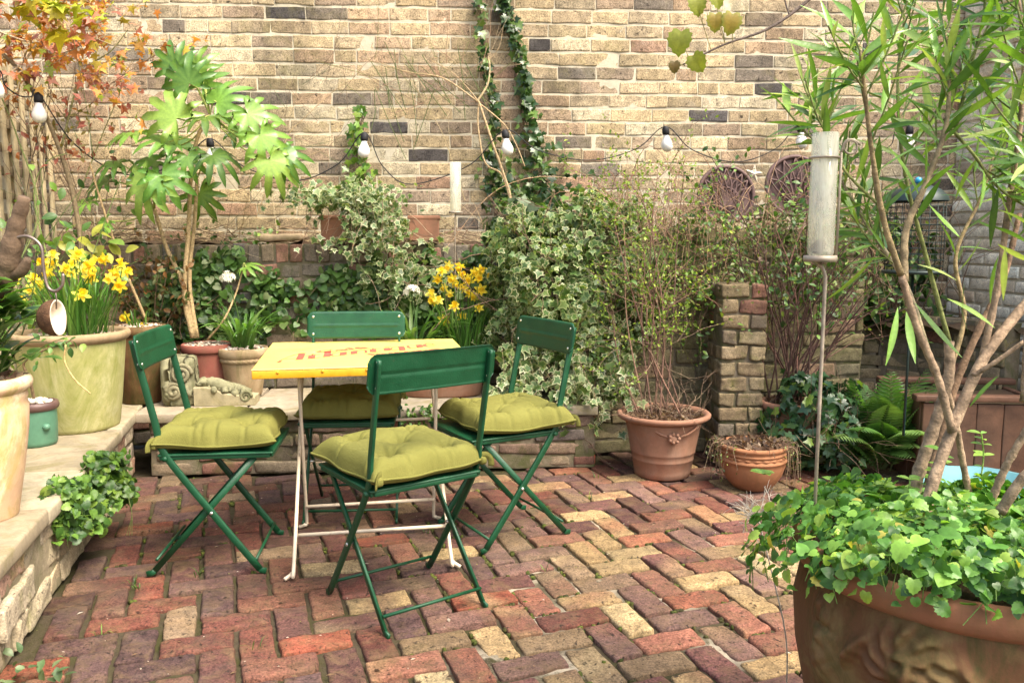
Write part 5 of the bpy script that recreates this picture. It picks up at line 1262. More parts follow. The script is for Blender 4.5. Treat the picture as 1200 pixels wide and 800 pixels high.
# ------------------------------------------------------------------ creeping round leaves on the bed wall
t = plant('wall_creeper', 'mat of small round green leaves creeping over the dark wall behind the bench', 'creeper', (-1.0, 4.6, ZL)); lm = MB(); sm = MB()
P = []
while len(P) < 2700:
    px, py = RNG.uniform(175, 570), RNG.uniform(283, 412)
    top = np.interp(px, [170, 200, 240, 300, 330, 400, 470, 520, 570], [330, 300, 288, 305, 335, 312, 300, 300, 300]) + 9 * sin(px * .11) + 6 * sin(px * .31)
    bot = np.interp(px, [170, 300, 350, 570], [412, 400, 382, 400]) + 10 * sin(px * .09 + 1)
    if py < top or py > bot: continue
    if RNG.random() > .25 + .75 * np.clip(np.sin(px * .07 + py * .05) + .7 + np.sin(px * .023 - py * .06), 0, 1): continue
    p = at(px, py, Y=4.6); p[1] = RY(p[0]) - RNG.uniform(.01, .085); P.append(p)
P = arr(P); cloud(lm, HEART, P, np.tile([.05, -1, .25], (len(P), 1)), (.026, .052), [(4, (.06, .13, .025)), (3, (.085, .17, .035)), (2, (.035, .085, .018)), (1.3, (.15, .22, .07)), (.7, (.21, .26, .11))], droop=.9, splay=.5)
for k in range(50):
    p = P[RNG.integers(len(P))] + [0, .03, .03]; twig(sm, p, (RNG.normal(0, .6), -.1, -1), RNG.uniform(.1, .25), .0018, 0, pick(TWIG), .5)
put(sm, 'stems', M['stem'], t); put(lm, 'leaves', M['leaf'], t)
# purplish small shrub left of fatsia stems
t = plant('bronze_shrub', 'small bronze and green leafed shrub behind the red pot', 'shrub', (-1.95, 4.55, ZL)); lm = MB(); sm = MB(); lp = []
for k in range(14): twig(sm, (-1.93 + RNG.normal(0, .08), 4.52 + RNG.normal(0, .03), .55 + RNG.uniform(-.1, .1)), (RNG.normal(0, .4), -.1, 1), RNG.uniform(.25, .5), .003, 1, pick(TWIG), .4, leafpts=lp)
P = arr([q for q, d in lp]); P = np.repeat(P, 3, 0) + RNG.normal(0, .012, (len(P) * 3, 3)); cloud(lm, OVAL, P, np.tile([0, -1, .4], (len(P), 1)), (.02, .045), [(3, (.09, .10, .03)), (2, (.16, .085, .03)), (2, (.06, .11, .025)), (1, (.22, .10, .03))], droop=.4, splay=.8)
put(sm, 'stems', M['stem'], t); put(lm, 'leaves', M['leaf'], t)

# ------------------------------------------------------------------ ivies
def vine_ivy(name, label, path, width, n, size, pal, pal2=None, cat='ivy', yoff=(.02, .09), stem=True, base=None, spread_fn=None):
    path = smooth_path(path, 8); base = tuple(path[0]) if base is None else base
    t = plant(name, label, cat, base); lm = MB(); sm = MB()
    i = (RNG.random(n) ** 1.45 * len(path)).astype(int); s = i / len(path)
    w = np.interp(s, np.linspace(0, 1, len(width)), width)
    P = path[i] + np.stack([RNG.normal(0, 1, n) * w * .5, -RNG.uniform(yoff[0], yoff[1], n), RNG.normal(0, 1, n) * w * .35], 1)
    cloud(lm, IVY, P, np.tile([0, -1, .2], (n, 1)), size, pal, pal2, droop=.8, splay=.45)
    for k in range(4): tube(sm, path + RNG.normal(0, .008, path.shape) + [RNG.normal(0, .015), -.012, 0], .0035, 5, (.15, .11, .07), cap=False)
    put(sm, 'stems', M['stem'], t); put(lm, 'leaves', M['leaf_gloss'], t); return t
YW = 5.10
vine_ivy('wall_ivy', 'dark ivy strand climbing the wall behind the middle light, left of two strands', [at(600, 235, Y=YW), at(575, 195, Y=YW), at(580, 130, Y=YW), at(566, 60, Y=YW), at(557, -25, Y=YW)], [.13, .11, .04, .025, .04, .045], 230, (.03, .058), G_DARK + [(4, (.14, .22, .05))])
vine_ivy('wall_ivy', 'dark ivy strand that spreads into a broad patch, right of two on the boundary wall', [at(625, 240, Y=YW), at(632, 195, Y=YW), at(620, 140, Y=YW), at(610, 70, Y=YW), at(594, 20, Y=YW), at(588, -30, Y=YW)], [.19, .24, .08, .03, .04, .045, .045], 480, (.03, .060), G_DARK + [(3, (.12, .2, .045))])
vine_ivy('wall_ivy', 'thin bright ivy shoot on the boundary wall below the second white bulb', [at(432, 235, Y=5.02), at(425, 200, Y=5.03), at(420, 165, Y=5.03), at(424, 128, Y=5.03)], [.12, .08, .05, .03], 110, (.03, .055), G_LIME)
# variegated trailing ivy from the long trough
VAR = [(3, (.10, .17, .05)), (2, (.075, .14, .04)), (1, (.16, .22, .08))]
t = plant('variegated_ivy', 'cream edged ivy spilling from the long terracotta trough on the bed wall', 'ivy', (-.90, 4.72, 1.2)); lm = MB(); sm = MB()
P1 = []
for k in range(1150):
    px, py = RNG.normal(436, 27), RNG.normal(256, 24)
    if RNG.random() < .3: px, py = RNG.normal(385, 24), 232 + RNG.normal(0, 8)
    if RNG.random() < .2: px, py = RNG.normal(480, 26), RNG.normal(318, 22)
    if py > 355 or py < 205: continue
    if 480 < px < 520 and 228 < py < 268: continue
    if 375 < px < 402 and 244 < py < 276: continue
    p = at(px, py, Y=4.6); p[1] = 4.62 - RNG.uniform(0, .16) + .06 * (p[0] + .9); P1.append(p)
P1 = arr(P1); cloud(lm, IVY, P1, np.tile([0, -1, .45], (len(P1), 1)), (.020, .048), VAR, CREAM, droop=.6, splay=.6)
for k in range(60):
    p = P1[RNG.integers(len(P1))] + [0, .03, 0]; twig(sm, p, (RNG.normal(0.2, .6), -.2, -.6), RNG.uniform(.15, .35), .002, 0, pick(TWIG), .4)
put(sm, 'stems', M['stem'], t); put(lm, 'leaves', M['leaf'], t)
# large variegated ivy mass at the end of the bench
t = plant('variegated_ivy', 'huge mounded mass of cream and grey green ivy over the bench end', 'ivy', (.28, 4.36, ZL)); lm = MB(); sm = MB()
P, Nn = ellipsoid_pts(6800, (.295, 4.44, .85), (.46, .30, .51), .7, lambda p: p[2] > .30 and not (p[1] > 4.62 and p[2] < 1.15))
cloud(lm, IVY, P, Nn, (.020, .052), [(3, (.085, .160, .040)), (2, (.06, .12, .028)), (1, (.16, .23, .06))], [(3, (.48, .50, .25)), (2, (.31, .37, .14)), (2, (.56, .55, .32)), (2., (.11, .17, .045))], droop=.8, splay=.55)
P, Nn = ellipsoid_pts(500, (.10, 4.62, 1.25), (.22, .2, .14), .6); cloud(lm, IVY, P, Nn, (.045, .075), G_GREY + G_DARK, droop=.6, splay=.5)
for k in range(42):   # hanging strands on the lower right and front
    px, py = RNG.uniform(585, 738), RNG.uniform(400, 450); p = at(px, py, Y=4.12 + RNG.uniform(-.03, .12)); q = smooth_path([p, p + [RNG.normal(0, .04), -.04, -.10], p + [RNG.normal(.02, .06), -.06, -RNG.uniform(.14, .26)]], 5)
    tube(sm, q, .0014, 4, (.20, .17, .08), cap=False)
    c = np.repeat(q[::2], 2, 0) + RNG.normal(0, .012, (len(q[::2]) * 2, 3)); cloud(lm, IVY, c, np.tile([0, -1, .3], (len(c), 1)), (.028, .055), VAR, CREAM, droop=.9, splay=.5)
for k in range(60): twig(sm, (.245 + RNG.normal(0, .2), 4.42 + RNG.normal(0, .1), .75 + RNG.normal(0, .25)), rnd_dir(1)[0] + [0, -.3, .5], .4, .003, 1, pick(TWIG), .5)
put(sm, 'stems', M['stem'], t); put(lm, 'leaves', M['leaf'], t)

# ------------------------------------------------------------------ bare climber on the wall
t = plant('bare_climber', 'leafless tan climber fanning thin stems over the wall between the bulbs', 'climber', tuple(at(598, 240, Y=4.95))); sm = MB()
def cpath(pts, r0, r1, col, Y=4.97):
    p = smooth_path([at(x, y, Y=Y) for x, y in pts], 6); tube(sm, p, np.linspace(r0, r1, len(p)), 6, col, cap=False); return p
tan = (.40, .29, .16)
cpath([(598, 240), (596, 222), (578, 170), (563, 125), (560, 118)], .010, .007, tan); cpath([(600, 240), (588, 205), (572, 195), (565, 180), (560, 145), (561, 120)], .007, .005, tan)
cpath([(560, 118), (571, 100), (574, 80), (572, 66)], .007, .004, (.46, .36, .2)); cpath([(561, 120), (520, 92), (480, 85), (440, 72)], .005, .002, tan); cpath([(560, 118), (545, 100), (530, 85), (505, 70), (515, 68)], .004, .0015, tan)
cpath([(560, 120), (590, 145), (605, 170), (615, 195)], .005, .003, tan); cpath([(545, 235), (535, 205), (520, 160), (498, 120), (480, 90), (470, 65)], .003, .0015, (.36, .28, .15)); cpath([(574, 70), (585, 55), (590, 30)], .003, .001, tan)
for k in range(46):
    x, y = RNG.uniform(425, 590), RNG.uniform(60, 130); twig(sm, at(x, y, Y=4.98), (RNG.normal(-.3, .6), 0, RNG.normal(.5, .5)), RNG.uniform(.12, .4), .0018, 1, pick([(2, (.30, .19, .12)), (2, (.16, .17, .06)), (1, (.40, .31, .19))]), .25, nb=2)
for k in range(16): # long green whips
    x, y = RNG.uniform(420, 560), RNG.uniform(45, 110); a = at(x, y, Y=4.98); b = at(x + RNG.normal(25, 20), y + RNG.uniform(40, 90), Y=4.98); tube(sm, [a, (a + b) / 2 + RNG.normal(0, .01, 3), b], .0022, 4, (.10, .13, .045), cap=False)
put(sm, 'stems', M['stem'], t)
t = plant('bare_climber', 'thin bare grey stems fanning on the wall right of the palmate shrub', 'climber', tuple(at(330, 262, Y=4.9))); sm = MB()
cpath([(300, 255), (335, 165), (355, 140), (400, 100), (425, 92)], .003, .0015, tan, 4.93); cpath([(255, 232), (300, 215), (345, 190), (380, 175)], .004, .002, tan, 4.93); cpath([(270, 262), (310, 215), (345, 120), (345, 60)], .002, .001, (.2, .17, .1), 4.93)
for k in range(40):
    x, y = RNG.uniform(260, 420), RNG.uniform(90, 250); twig(sm, at(x, y, Y=4.93), (RNG.normal(.3, .6), 0, RNG.normal(.5, .5)), RNG.uniform(.2, .5), .0016, 1, pick(TWIG + [(2, (.10, .12, .05))]), .18, nb=1)
put(sm, 'stems', M['stem'], t)
# straw and dead stems lying on the bed
t = plant('straw_tangle', 'tangle of dry straw coloured stems lying on top of the bed wall', 'dead stems', (-1.2, 4.8, 1.16)); sm = MB()
for k in range(260):
    x = RNG.uniform(-2.5, .05); p = np.array([x, RY(x) + RNG.uniform(.02, .25), 1.15 + abs(RNG.normal(0, .03))]); twig(sm, p, (RNG.normal(0, 1), RNG.normal(-.1, .4), RNG.normal(.12, .22)), RNG.uniform(.12, .4), RNG.uniform(.0012, .003), 0, pick(TWIG + [(3, (.34, .25, .14)), (1, (.42, .34, .21))]), .3)
put(sm, 'stems', M['stem'], t)
t = plant('low_greenery', 'sparse low green weeds along the top of the bed wall', 'weeds', (-1.6, 4.85, 1.16)); lm = MB(); n = 500
x = RNG.uniform(-2.5, .1, n); P = np.stack([x, RY(x) + RNG.uniform(.0, .3, n), 1.16 + np.abs(RNG.normal(0, .05, n)) + .04 * np.sin(x * 9)], 1); P = P[np.sin(P[:, 0] * 7) + RNG.normal(0, .5, n) > .1]
cloud(lm, OVAL, P, np.tile([0, -.8, .6], (len(P), 1)), (.02, .05), G_MID, droop=.2, splay=.6); put(lm, 'leaves', M['leaf'], t)

# ------------------------------------------------------------------ twiggy shrub in the tapered pot
t = plant('twiggy_shrub', 'sparse twiggy shrub with tiny lime buds in the tapered floor pot', 'shrub', (PTW[0], PTW[1], .29)); sm = MB(); lm = MB(); lp = []
for (x, y, r) in ((720, 260, .006), (700, 215, .005), (745, 240, .005), (770, 210, .005), (790, 250, .005), (760, 330, .006), (735, 300, .005), (812, 300, .004), (705, 330, .005), (730, 200, .004), (800, 215, .004)):
    e = at(x, y, Y=4.15 + RNG.normal(0, .1)); b = np.array([PTW[0] + RNG.normal(0, .05), PTW[1] + RNG.normal(0, .04), .29])
    p = smooth_path([b, b * .6 + e * .4 + [RNG.normal(0, .06), 0, .02], b * .25 + e * .75 + RNG.normal(0, .04, 3), e], 6); col = pick([(2, (.15, .085, .06)), (1, (.22, .14, .09))])
    tube(sm, p, np.linspace(r, .0018, len(p)), 6, col, cap=False)
    for k in range(7):
        q = p[RNG.integers(4, len(p))]; twig(sm, q, RNG.normal(0, .6, 3) + [0, 0, .5], RNG.uniform(.15, .4), .002, 1, pick([(2, (.22, .13, .085)), (1, (.30, .21, .13)), (1, (.15, .09, .06))]), .4, leafpts=lp, nb=3)
P = arr([q for q, d in lp]); P = P[RNG.random(len(P)) < .75]; P = np.repeat(P, 2, 0) + RNG.normal(0, .008, (len(P) * 2, 3))
cloud(lm, SMALL, P, rnd_dir(len(P)) + [0, -.5, .5], (.012, .026), [(3, (.20, .30, .03)), (2, (.12, .22, .025)), (1, (.30, .38, .05))], droop=-.3, splay=.7)
for k in range(40): twig(sm, (PTW[0] + RNG.normal(0, .09), PTW[1] + RNG.normal(-.02, .07), .29), (RNG.normal(0, .6), RNG.normal(-.2, .5), .8), RNG.uniform(.08, .25), .0016, 1, pick(TWIG), .5, nb=2)
put(sm, 'stems', M['stem'], t); put(lm, 'leaves', M['leaf'], t)
# leafy scrambling shrub over the mossy wall and pier
t = plant('scrambling_shrub', 'small leaved scrambling shrub tumbling over the mossy wall above the pier', 'shrub', (1.5, 4.55, 1.2)); sm = MB(); lm = MB(); lp = []
for k in range(60):
    x = RNG.uniform(.75, 1.85); p = np.array([x, 4.40 + .09 * x + RNG.uniform(-.05, .1), 1.22 + RNG.uniform(-.25, .08)])
    twig(sm, p, (RNG.normal(0, .7), -.45, RNG.normal(.1, .6)), RNG.uniform(.2, .45), .0028, 1, pick([(2, (.16, .075, .05)), (1, (.24, .15, .09))]), .45, leafpts=lp, nb=3)
P = arr([q for q, d in lp]); P = np.repeat(P, 2, 0) + RNG.normal(0, .014, (len(P) * 2, 3))
cloud(lm, OVAL, P, np.tile([0, -.8, .6], (len(P), 1)), (.016, .038), [(4, (.075, .15, .022)), (2, (.13, .22, .035)), (2, (.045, .10, .018)), (1, (.22, .30, .06))], droop=.2, splay=.7)
put(sm, 'stems', M['stem'], t); put(lm, 'leaves', M['leaf'], t)
t = plant('bare_shrub', 'dark bare stemmed shrub rising from the dark pot right of the pier', 'shrub', (1.45, 4.2, .33)); sm = MB(); lm = MB(); lp = []
for k in range(26):
    b = np.array([1.45 + RNG.normal(0, .07), 4.2 + RNG.normal(0, .05), .33]); twig(sm, b, (RNG.normal(.12, .35), RNG.normal(0, .15), 1), RNG.uniform(.5, .95), .0055, 2, pick([(3, (.075, .042, .032)), (1, (.15, .08, .06))]), .3, nb=2, spread=.55, leafpts=lp)
P = arr([q for q, d in lp]); P = P[P[:, 2] > .7]; P = P[RNG.random(len(P)) < .5]; P = P + RNG.normal(0, .012, P.shape)
cloud(lm, OVAL, P, np.tile([0, -.8, .5], (len(P), 1)), (.018, .042), G_MID, droop=.3, splay=.7)
put(sm, 'stems', M['stem'], t); put(lm, 'leaves', M['leaf'], t)
# moss pads / pale weeds on the wall left of the pier
t = plant('hanging_weeds', 'yellow green wispy weeds hanging down the mossy wall behind the twigs', 'weeds', (.95, 4.4, 1.2)); sm = MB(); lm = MB()
for k in range(150):
    x = RNG.uniform(.55, 1.9); p = np.array([x, 4.40 + .09 * (x - .44) - .01, RNG.choice([1.24, 1.0, .8]) + RNG.uniform(-.1, .06)]); q = smooth_path([p, p + [RNG.normal(0, .06), -.05, -.03], p + [RNG.normal(0, .12), -.08, -RNG.uniform(.1, .3)]], 4)
    tube(sm, q, .0013, 4, pick([(2, (.22, .20, .07)), (2, (.30, .21, .13)), (1, (.17, .09, .06))]), cap=False); c = np.repeat(q[::2], 2, 0) + RNG.normal(0, .012, (len(q[::2]) * 2, 3)); cloud(lm, SMALL, c, np.tile([0, -1, .3], (len(c), 1)), (.010, .022), [(2, (.17, .22, .03)), (2, (.10, .16, .025)), (1, (.25, .27, .06))], droop=.5, splay=.6)
put(sm, 'stems', M['stem'], t); put(lm, 'leaves', M['leaf'], t)

t = plant('tangled_briar', 'tan leafless briar stems arching over the mossy wall and pier', 'climber', (1.0, 4.4, 1.25)); sm = MB()
P = arr([(1.168 + RNG.normal(0, .11), 4.25 + RNG.normal(0, .09), .95 + RNG.normal(.03, .06)) for k in range(260)]); lm = MB(); cloud(lm, SMALL, P, np.tile([0, -.7, .7], (260, 1)), (.014, .034), [(3, (.09, .13, .025)), (2, (.16, .20, .04)), (2, (.14, .09, .05))], droop=.5, splay=.7); put(lm, 'leaves', M['leaf'], t)
for k in range(85):
    x = RNG.uniform(.45, 1.75); b = np.array([x, 4.40 + .09 * (x - .44) + RNG.uniform(-.04, .1), 1.2 + RNG.uniform(-.15, .1)]); w = RNG.normal(0, .3); h = RNG.uniform(.02, .38); dn = RNG.uniform(-.5, .15)
    q = smooth_path([b, b + [w * .4, -.06, h], b + [w * .8, -.14, h * .7], b + [w * 1.1, -.19, dn]], 5); tube(sm, q, np.linspace(.0021, .0011, len(q)), 4, pick([(3, (.36, .24, .14)), (2, (.26, .14, .09)), (1, (.17, .16, .06))]), cap=False)
    if k % 2: twig(sm, q[8], RNG.normal(0, 1, 3), .15, .0013, 1, (.30, .20, .12), .4, nb=2)
put(sm, 'stems', M['stem'], t)
t = plant('bench_sprig', 'small green leafy tuft on the bench front between the back and right chairs', 'plant', (-.46, 4.05, .2)); lm = MB()
P = arr([at(RNG.normal(490, 13), RNG.normal(488, 8), Y=4.04 + RNG.uniform(-.02, .03)) for k in range(90)]); cloud(lm, OVAL, P, np.tile([0, -1, .5], (90, 1)), (.018, .036), G_MID, droop=.3, splay=.6); put(lm, 'leaves', M['leaf'], t)

# ------------------------------------------------------------------ ivy bush and fern by the curved wall
t = plant('ivy_bush', 'dark green ivy bush on the paving right of the round terracotta bowl', 'ivy', (1.56, 4.08, 0)); lm = MB(); sm = MB()
P, Nn = ellipsoid_pts(1050, (1.53, 4.10, .24), (.26, .22, .26), .75, lambda p: p[2] > .02)
cloud(lm, IVY, P, Nn, (.034, .062), [(4, (.022, .065, .024)), (3, (.035, .09, .032)), (2, (.065, .13, .045)), (.6, (.16, .25, .04))], droop=.7, splay=.45)
for k in range(25): twig(sm, (1.55 + RNG.normal(0, .12), 4.05, .05), (RNG.normal(0, .5), -.4, .8), .35, .0025, 1, pick(TWIG), .5)
put(sm, 'stems', M['stem'], t); put(lm, 'leaves', M['leaf_gloss'], t)
t = plant('fern', 'arching green fern in front of the curved brick wall', 'fern', (1.83, 4.02, .02)); lm = MB()
for k in range(46):
    a = RNG.uniform(-pi, .3) if RNG.random() < .8 else RNG.uniform(0, 6.28); L = RNG.uniform(.38, .66); s = np.linspace(0, 1, 22); sp = RNG.uniform(.25, .85)
    d = np.array([cos(a), sin(a) * .7, 0]); pts = np.array([1.83, 4.02, .04]) + RNG.normal(0, .03, 3) * [1, 1, 0] + (L * sp * s)[:, None] * d + (L * (s * (1.05 - .3 * sp) - .62 * sp * s ** 2.2))[:, None] * np.array([0, 0, 1.])
    tube(lm, pts, np.linspace(.0022, .0008, 22), 4, (.12, .17, .05), cap=False)
    tg = nrm(np.gradient(pts, axis=0)); sd = nrm(np.cross(tg, [0, 0, 1])); up_ = np.cross(sd, tg); col = pal_cols([(3, (.075, .17, .035)), (2, (.11, .22, .05)), (1, (.16, .27, .07))], 1)[0]
    ln_ = .105 * np.sin(pi * (s * .86 + .1)) ** .8
    for sg in (-1, 1): scatter(lm, BLADE, pts[2:], sd[2:] * sg + tg[2:] * .55 - up_[2:] * .15, up_[2:], ln_[2:], col * RNG.uniform(.85, 1.15, (20, 1)))
put(lm, 'fronds', M['leaf'], t)

# ------------------------------------------------------------------ mint tuft on the ledge face and weeds at the corner
t = plant('trailing_plant', 'bright green leafy tuft trailing over the edge of the flagstone ledge', 'plant', (-1.60, 3.0, .3)); lm = MB(); sm = MB()
c0, c1 = at(142, 535, z=.30), at(72, 602, z=.27)
n = 900; s = RNG.random(n); P = c1 * (1 - s[:, None]) + c0 * s[:, None] + np.concatenate([ln * 1, [0]]) * RNG.uniform(-.055, .035, (n, 1)); P[:, 2] = RNG.uniform(.15, .345, n) + .03 * np.sin(s * 12); 
P[:, :2] += np.outer(np.clip(.3 - P[:, 2], 0, .2) * .15, ln)
cloud(lm, SCALL, P, np.tile([.7, -.5, .6], (n, 1)), (.018, .036), G_MID + [(3, (.13, .25, .04)), (2, (.2, .32, .05))], droop=.5, splay=.6)
for k in range(40): q = P[RNG.integers(n)]; tube(sm, [q, q + RNG.normal(0, .02, 3) - [0, 0, .04]], .0013, 4, (.16, .20, .06), cap=False)
for k in range(3): q = c1 * .3 + c0 * .7 + [.08, 0, -.1]; tube(sm, smooth_path([q, q + [.02, -.02, -.06], q + [.01 * k, -.03, -.14]], 4), .0012, 4, (.16, .2, .06), cap=False)
put(sm, 'stems', M['stem'], t); put(lm, 'leaves', M['leaf'], t)
t = plant('weed_tuft', 'small grey green weeds at the foot of the ledge, bottom left corner', 'weeds', tuple(at(40, 795, z=0))); lm = MB(); n = 36
b = at(18, 800, z=0); P = b + np.stack([RNG.normal(0, .07, n), RNG.normal(.0, .07, n), RNG.uniform(.0, .06, n)], 1); cloud(lm, OVAL, P, np.tile([.2, -.3, 1], (n, 1)), (.02, .045), [(2, (.10, .17, .07)), (1, (.16, .22, .10))], droop=-.1, splay=.6); put(lm, 'leaves', M['leaf'], t)
t = plant('weed_tuft', 'tiny grass tufts growing between the paving bricks near the left chair', 'weeds', tuple(at(170, 690, z=0))); lm = MB()
for (px, py) in ((155, 685), (162, 690), (230, 675), (640, 668), (118, 745), (500, 625), (700, 560), (690, 585), (300, 760)): strap_leaves(lm, at(px, py, z=-.005), 6, (.02, .05), .003, .6, G_MID, rb=(.015, .015))
put(lm, 'leaves', M['leaf'], t)

# ------------------------------------------------------------------ evergreen in the pale pot, leafy base around
t = plant('evergreen_plant', 'glossy broad leaved evergreen growing in the pale pot at the left edge', 'plant', (-1.60, 2.425, .74)); lm = MB(); sm = MB()
for k in range(26):
    a = RNG.uniform(0, 6.28); b = np.array([-1.60, 2.425, .74]); e = b + np.array([RNG.normal(.0, .10), RNG.normal(0, .08), RNG.uniform(.06, .32)])
    p = smooth_path([b + RNG.normal(0, .03, 3) * [1, 1, 0], (b + e) / 2, e], 4); tube(sm, p, .003, 5, (.13, .17, .05), cap=False)
    m = 6; A = RNG.uniform(0, 6.28, m); D = np.stack([np.cos(A), np.sin(A), RNG.uniform(.1, .8, m)], 1)
    scatter(lm, OVAL, e + RNG.normal(0, .015, (m, 3)), D, D * [-.4, -.4, 0] + [0, 0, 1], RNG.uniform(.06, .11, m), pal_cols([(3, (.055, .14, .022)), (2, (.085, .20, .03)), (1, (.04, .10, .02))], m), (.12, .22, .04))
strap_leaves(lm, (-1.60, 2.425, .74), 26, (.12, .26), .016, .8, G_MID, rb=(.1, .1), curl=1.2)
put(sm, 'stems', M['stem'], t); put(lm, 'leaves', M['leaf_gloss'], t)
t = plant('young_sprig', 'thin twisted woody sprig with a few leaves in the small green pot', 'plant', (-1.955, 3.335, .5)); lm = MB(); sm = MB()
p = smooth_path([(-1.955, 3.335, .49), at(35, 445, Y=3.3), at(28, 425, Y=3.28), at(52, 410, Y=3.25), at(72, 404, Y=3.22), at(84, 398, Y=3.2)], 5); tube(sm, p, np.linspace(.007, .002, len(p)), 7, (.22, .15, .08))
P = np.repeat(p[12:], 2, 0) + RNG.normal(0, .022, (len(p[12:]) * 2, 3)); cloud(lm, OVAL, P, np.tile([0, -.7, .7], (len(P), 1)), (.022, .045), G_MID, droop=.3, splay=.6)
put(sm, 'stems', M['stem'], t); put(lm, 'leaves', M['leaf'], t)

# ------------------------------------------------------------------ coppery maple overhead at the left
t = plant('bronze_maple', 'airy tree with coppery orange leaves over the trellis, top left', 'tree', (-2.5, 4.3, .3)); lm = MB(); sm = MB(); lp = []
mp = lambda L, r0, r1, col: (lambda p: tube(sm, p, np.linspace(r0, r1, len(p)), 7, col, cap=False) or p)(smooth_path(L, 6))
bk = (.20, .15, .085)
mp([(-2.5, 4.3, .3), at(92, 330, Y=4.35), at(88, 240, Y=4.35), at(60, 150, Y=4.3), at(20, 80, Y=4.2), at(-30, 40, Y=4.1)], .016, .008, bk)
mp([at(70, 180, Y=4.33), at(95, 90, Y=4.35), at(130, 60, Y=4.38), at(150, 35, Y=4.4)], .006, .002, (.16, .15, .06)); mp([at(88, 240, Y=4.36), at(115, 170, Y=4.5), at(140, 110, Y=4.55)], .005, .002, (.16, .15, .06))
mp([at(-20, 30, Y=4.1), at(40, 50, Y=4.2), at(90, 40, Y=4.3), at(150, 60, Y=4.35)], .006, .002, (.36, .28, .18)); mp([at(-10, 100, Y=4.1), at(30, 70, Y=4.2), at(60, 20, Y=4.25), at(80, -20, Y=4.3)], .006, .003, (.36, .28, .18))
mp([at(10, 330, Y=4.2), at(45, 250, Y=4.25), at(20, 160, Y=4.25), at(0, 110, Y=4.2)], .005, .003, (.17, .20, .07)); mp([at(60, 320, Y=4.3), at(40, 230, Y=4.3), at(55, 190, Y=4.3), at(85, 178, Y=4.3)], .004, .002, (.20, .26, .08)); mp([at(170, 372, Y=4.4), at(140, 300, Y=4.4), at(118, 235, Y=4.4), at(105, 190, Y=4.4)], .008, .005, (.34, .24, .12))
for k in range(64):
    px, py = (RNG.uniform(-15, 165), RNG.uniform(-15, 88)); 
    if py > 40 + .28 * px + 30: continue
    if px > 120 and py < 50: continue
    twig(sm, at(px, py, Y=4.1 + px * .0016 + RNG.normal(0, .12)), (RNG.normal(.3, .8), RNG.normal(0, .4), RNG.normal(.1, .6)), RNG.uniform(.1, .28), .0022, 1, pick([(2, (.20, .13, .07)), (1, (.33, .25, .16))]), .4, leafpts=lp, nb=2)
P = arr([q for q, d in lp]); P = P + RNG.normal(0, .014, P.shape); n = len(P)
cols = [(4, (.56, .21, .05)), (3, (.46, .17, .10)), (2.5, (.60, .32, .06)), (2, (.44, .34, .06)), (1, (.30, .10, .06)), (1, (.30, .38, .06))]
cloud(lm, MAPLE, P, np.tile([0, -.6, .6], (n, 1)), (.030, .062), cols, droop=.5, splay=.8)
for (px, py) in ((65, 15), (50, 5), (75, 25), (80, 8), (28, 6), (60, 30), (95, 12)): p = at(px, py, Y=4.0); cloud(lm, MAPLE, p + RNG.normal(0, .03, (4, 3)), np.tile([0, -.5, .7], (4, 1)), (.07, .12), [(2, (.50, .42, .03)), (1, (.36, .40, .04))], droop=.4, splay=.5)
P = arr([at(RNG.normal(80, 32), RNG.normal(150, 32), Y=4.4 + RNG.normal(0, .08)) for k in range(150)]); cloud(lm, SMALL, P, np.tile([0, -.6, .6], (150, 1)), (.03, .055), [(3, (.30, .09, .06)), (2, (.20, .16, .05)), (1, (.38, .15, .06))], droop=.3, splay=.8)
for k in range(26): twig(sm, at(RNG.uniform(20, 130), RNG.uniform(110, 320), Y=4.42), (RNG.normal(0, .5), 0, 1), RNG.uniform(.25, .7), .0022, 1, pick(TWIG + [(2, (.12, .16, .06))]), .3, nb=2)
put(sm, 'branches', M['stem'], t); put(lm, 'leaves', M['leaf'], t)
t = plant('yellow_green_shrub', 'pale yellow green shrub against the trellis behind the daffodils', 'shrub', (-2.45, 4.1, .35)); lm = MB(); sm = MB(); lp = []
for k in range(15): twig(sm, (-2.45 + RNG.normal(0, .12), 4.15 + RNG.normal(0, .25), .45), (RNG.normal(.1, .3), RNG.normal(-.1, .2), 1), RNG.uniform(.4, 1.35), .004, 1, pick([(2, (.14, .19, .06)), (1, (.22, .18, .09))]), .25, leafpts=lp, nb=3, decay=.35)
P = arr([q for q, d in lp]); P = P[RNG.random(len(P)) < .8] ; P = P + RNG.normal(0, .02, P.shape)
cloud(lm, OVAL, P, np.tile([.4, -.8, .5], (len(P), 1)), (.025, .065), G_LIME + G_MID, droop=.4, splay=.7)
P = arr([at(RNG.normal(95, 22), RNG.normal(300, 12), Y=4.1) for k in range(40)]); cloud(lm, OVAL, P, np.tile([.2, -.8, .5], (40, 1)), (.05, .10), [(2, (.32, .33, .05)), (2, (.15, .25, .04))], droop=.4, splay=.5)
put(sm, 'stems', M['stem'], t); put(lm, 'leaves', M['leaf'], t)

